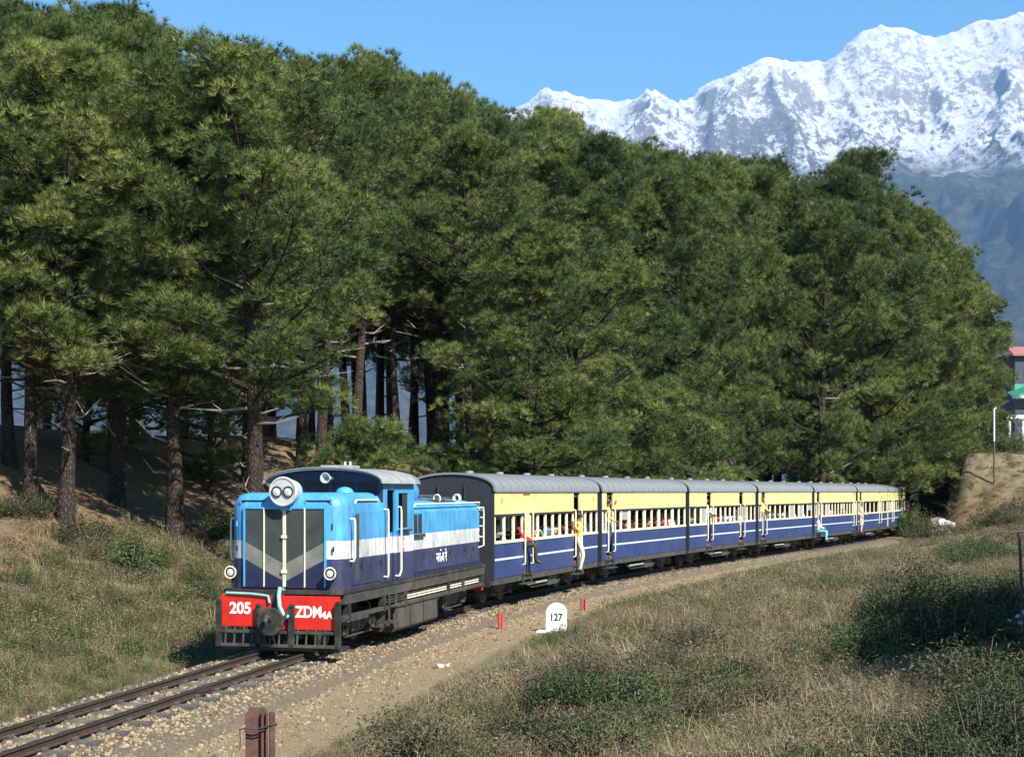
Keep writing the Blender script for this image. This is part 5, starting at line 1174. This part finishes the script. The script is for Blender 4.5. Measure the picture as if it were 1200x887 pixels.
def rail_stump():
    Y = 13.9; px = 305; x = (px - CX) / FPX * Y; z = T1(x, Y); R = empty('steel_post', (x, Y, z), math.radians(12)); tag(R, 'rusty steel stump of bolted old rail and sleeper with wire round it', 'post')
    top = CAMH + (HOR - 828) / FPX * Y - z
    q = MB(); q.loft([[(-.145, y, -.1), (.07, y, -.1), (.07, y, top - .03), (.03, y, top), (-.09, y, top), (-.145, y, top - .07)] for y in (-.012, .012)]); q.build('plate', m_rustp, R, bevel=.004)
    q = MB(); q.box(.005, .03, -.07, -.012, -.1, top - .05); q.box(.05, .075, -.05, .0, -.1, top - .06); q.build('rib', m_rustp, R, bevel=.004)
    q = MB(); q.box(.085, .145, -.05, .035, -.1, top - .055); q.build('rail_piece', m_rustp, R, bevel=.008)
    zz = top - .20
    q = MB(); q.tube([(-.21, -.06, zz - .01), (-.15, -.07, zz + .005), (-.05, -.085, zz - .005), (.02, -.085, zz + .01), (.09, -.075, zz + .03), (.16, -.03, zz + .035), (.15, .05, zz), (-.1, .05, zz), (-.18, -.02, zz - .01)], .008, 6); q.tube([(-.20, -.06, zz - .01), (-.195, -.06, zz - .12), (-.20, -.05, zz - .2)], .006, 5); q.tube([(-.16, -.075, zz - .02), (-.04, -.09, zz - .03), (.04, -.085, zz - .012)], .007, 5)
    q.build('wire', m_wire, R, smooth=True)
rail_stump()
def rock(px, Y, sz, mt, label, seed, group=None, sink=.3, dz=0.0, flat=.7):
    x = (px - CX) / FPX * Y; me = stone_mesh(seed, mt, 2, flat); o = link('rock', me); o.location = (x, Y, T1(x, Y) + sz * (flat - sink) * .6 + dz); o.scale = (sz,) * 3; o.rotation_euler = (0, 0, seed * 1.3); tag(o, label, 'rock', group)
    for p_ in me.polygons: p_.use_smooth = False
    return o
m_rockw = mat('whitened_rock', (.62, .61, .57), .9, var=.25, scale=5, bump=.6, bscale=12)
m_rockb = mat('brown_rock', (.24, .17, .12), .95, var=.35, scale=4, bump=.6, bscale=10)
rock(1203, 21.0, .36, m_rockw, 'white boulder at the rim of the shaded hollow', 5, flat=1.3)
rock(516, 24.5, .07, m_rockw, 'small white stone lying on the pale path', 6); rock(524, 24.6, .05, m_rockw, 'pebble of white stone beside the larger one on the path', 7)
rock(1043, 27.0, .16, m_rockw, 'pale stone at the upper rim of the hollow', 8)
for k, (px, Y, sz, dz, wt) in enumerate(((1100, 84, .55, .3, 1), (1106, 84.5, .45, .8, 1), (1096, 83, .40, .0, 1), (1103, 83.4, .5, .1, 0), (1109, 84, .5, .2, 1), (1092, 83.6, .35, .0, 1), (1112, 85.5, .45, .7, 1), (1098, 85, .7, .7, 0), (1088, 83, .3, .0, 1))):
    rock(px, Y, sz, m_rockw if wt else m_rockb, 'pale rock in the pile at the mouth of the cutting' if wt else 'brown rock in the pile at the mouth of the cutting', 10 + k, 'rocks at the mouth of the cutting', dz=dz)
rock(300 - 30, 42, .5, m_rockb, 'brown boulder on the bare forest floor', 30)
def fence_post():
    Y = 27.5; x = (1197 - CX) / FPX * Y; z = T1(x, Y); R = empty('fence_post', (x, Y, z), .1); tag(R, 'thin weathered wooden post with a thin crossbar beyond the white boulder', 'post')
    top = CAMH + (HOR - 621) / FPX * Y - z
    q = MB(); q.tube([(.03, 0, -.2), (.0, 0, top * .5), (-.045, 0, top)], [.035, .032, .028], 8); q.build('post', m_wood, R)
    q = MB(); q.tube([(-.27, 0, top - .05), (-.03, -.03, top - .03), (.30, -.02, top - .01)], [.014, .018, .012], 6); q.build('crossbar', m_wood, R)
fence_post()
def lamp_post():
    Y = 92; x = (1165 - CX) / FPX * Y; z = T1(x, Y); R = empty('utility_post', (x, Y, z)); tag(R, 'white upper, dark lower post standing on the bank beyond the path', 'post')
    top = CAMH + (HOR - 480) / FPX * Y - z; md = CAMH + (HOR - 517) / FPX * Y - z
    q = MB(); q.tube([(0, 0, -.3), (0, 0, md)], .06, 8); q.build('lower_pole', m_wood, R)
    q = MB(); q.tube([(0, 0, md), (0, 0, top), (.12, 0, top + .15)], [.055, .05, .045], 8); q.build('upper_pole', m_wash, R)
lamp_post()
m_hw = mat('house_wall', (.62, .56, .42), .85, var=.12, scale=1.5, dirt=(.35, .3, .22), damt=.4, dscale=.8); m_hd = mat('dark_slate_wall', (.055, .06, .085), .8, var=.25)
m_hr = mat('pinkish_red_roof', (.33, .13, .115), .7, var=.2); m_hg = mat('green_awning', (.06, .30, .22), .6, var=.15); m_win = glass_mat('house_window', (.10, .12, .14), .1)
def house(px, Y, zb, w, d, h, wall, roof, label, rz=0.0, porch=False):
    x = (px - CX) / FPX * Y; R = empty('house', (x, Y, zb), rz); tag(R, label, 'house'); g = -9
    q = MB(); q.box(-w / 2, w / 2, 0, d, g, h); q.build('wall', wall, R)
    q = MB(); q.loft([[(-w / 2 - .4, -.5, h), (w / 2 + .4, -.5, h), (w / 2 + .4, d + .5, h), (-w / 2 - .4, d + .5, h)], [(-w / 2 - .4, -.5, h + .2), (w / 2 + .4, -.5, h + .2), (w / 2 + .4, d + .5, h + .2), (-w / 2 - .4, d + .5, h + .2)], [(-w / 2 + .6, d * .45, h + 1.3), (w / 2 - .6, d * .45, h + 1.3), (w / 2 - .6, d * .55, h + 1.3), (-w / 2 + .6, d * .55, h + 1.3)]]); q.build('roof', roof, R)
    for zz in ((.9, h - 2.0) if h > 4.5 else (.9,)):
        for xx in np.arange(-w / 2 + 1, w / 2 - 1.2, 2.2):
            q = MB(); q.box(xx - .08, xx + 1.08, -.06, -.002, zz - .08, zz + 1.28); o = q.build('window', m_wash, R)
            q = MB(); q.box(xx, xx + 1.0, -.075, -.062, zz, zz + 1.2); q.build('pane', m_win, o)
            q = MB(); q.box(xx + .48, xx + .52, -.085, -.076, zz, zz + 1.2); q.build('mullion', m_wash, o)
    if h > 4.5: q = MB(); q.box(-w / 2 - .3, w / 2 + .3, -1.0, -.01, h / 2 - .1, h / 2 + .06); q.build('balcony', m_wash, R)
    if porch:
        for xx in (-w / 2 - 2.5, -w / 2 - 1.2, -w / 2 + .2): q = MB(); q.box(xx - .12, xx + .12, -1.6, -1.36, -3, 1.9); q.build('porch_column', m_wash, R)
        q = MB(); q.box(-w / 2 - 2.8, -w / 2 + .8, -1.8, -1.2, 1.9, 2.25); q.build('porch_beam', m_wash, R)
        q = MB(); q.loft([[(-w / 2 - .9, -1.7, 4.0), (-w / 2 + .6, -1.7, 4.6)], [(-w / 2 - .9, -.2, 4.6), (-w / 2 + .6, -.2, 5.2)]], cap0=False, cap1=False); q.box(-w / 2 - .2, -w / 2 + .7, -.4, -.1, 3.9, 5.4); q.build('awning', m_hg, R)
    return R
house(1230, 140, 8.0, 7, 8, 8.2, m_hd, m_hr, 'dark slate house with pinkish roof and white porch at the edge of the trees', .05, True)
house(606, 125, 8.0, 9, 7, 6.5, m_hw, m_hr, 'cream house glimpsed between the trunks behind the first coach')

# ------------------------------------------------------------------ air
def haze():
    m = bpy.data.materials.new('haze'); m.use_nodes = True; nt = m.node_tree; nt.nodes.remove(nt.nodes['Principled BSDF'])
    pv = nd(nt, 'ShaderNodeVolumePrincipled'); pv.inputs['Color'].default_value = (.31, .57, 1.0, 1); pv.inputs['Density'].default_value = 4.6e-5; pv.inputs['Anisotropy'].default_value = 0.0
    nt.links.new(pv.outputs[0], nt.nodes['Material Output'].inputs['Volume'])
    HTOP = max(v.co.z for v in mount.data.vertices) + 40
    q = MB(); q.box(-16500, 16500, -1500, 17500, -160, HTOP); o = q.build('haze', m); tag(o, kind='stuff')
haze()
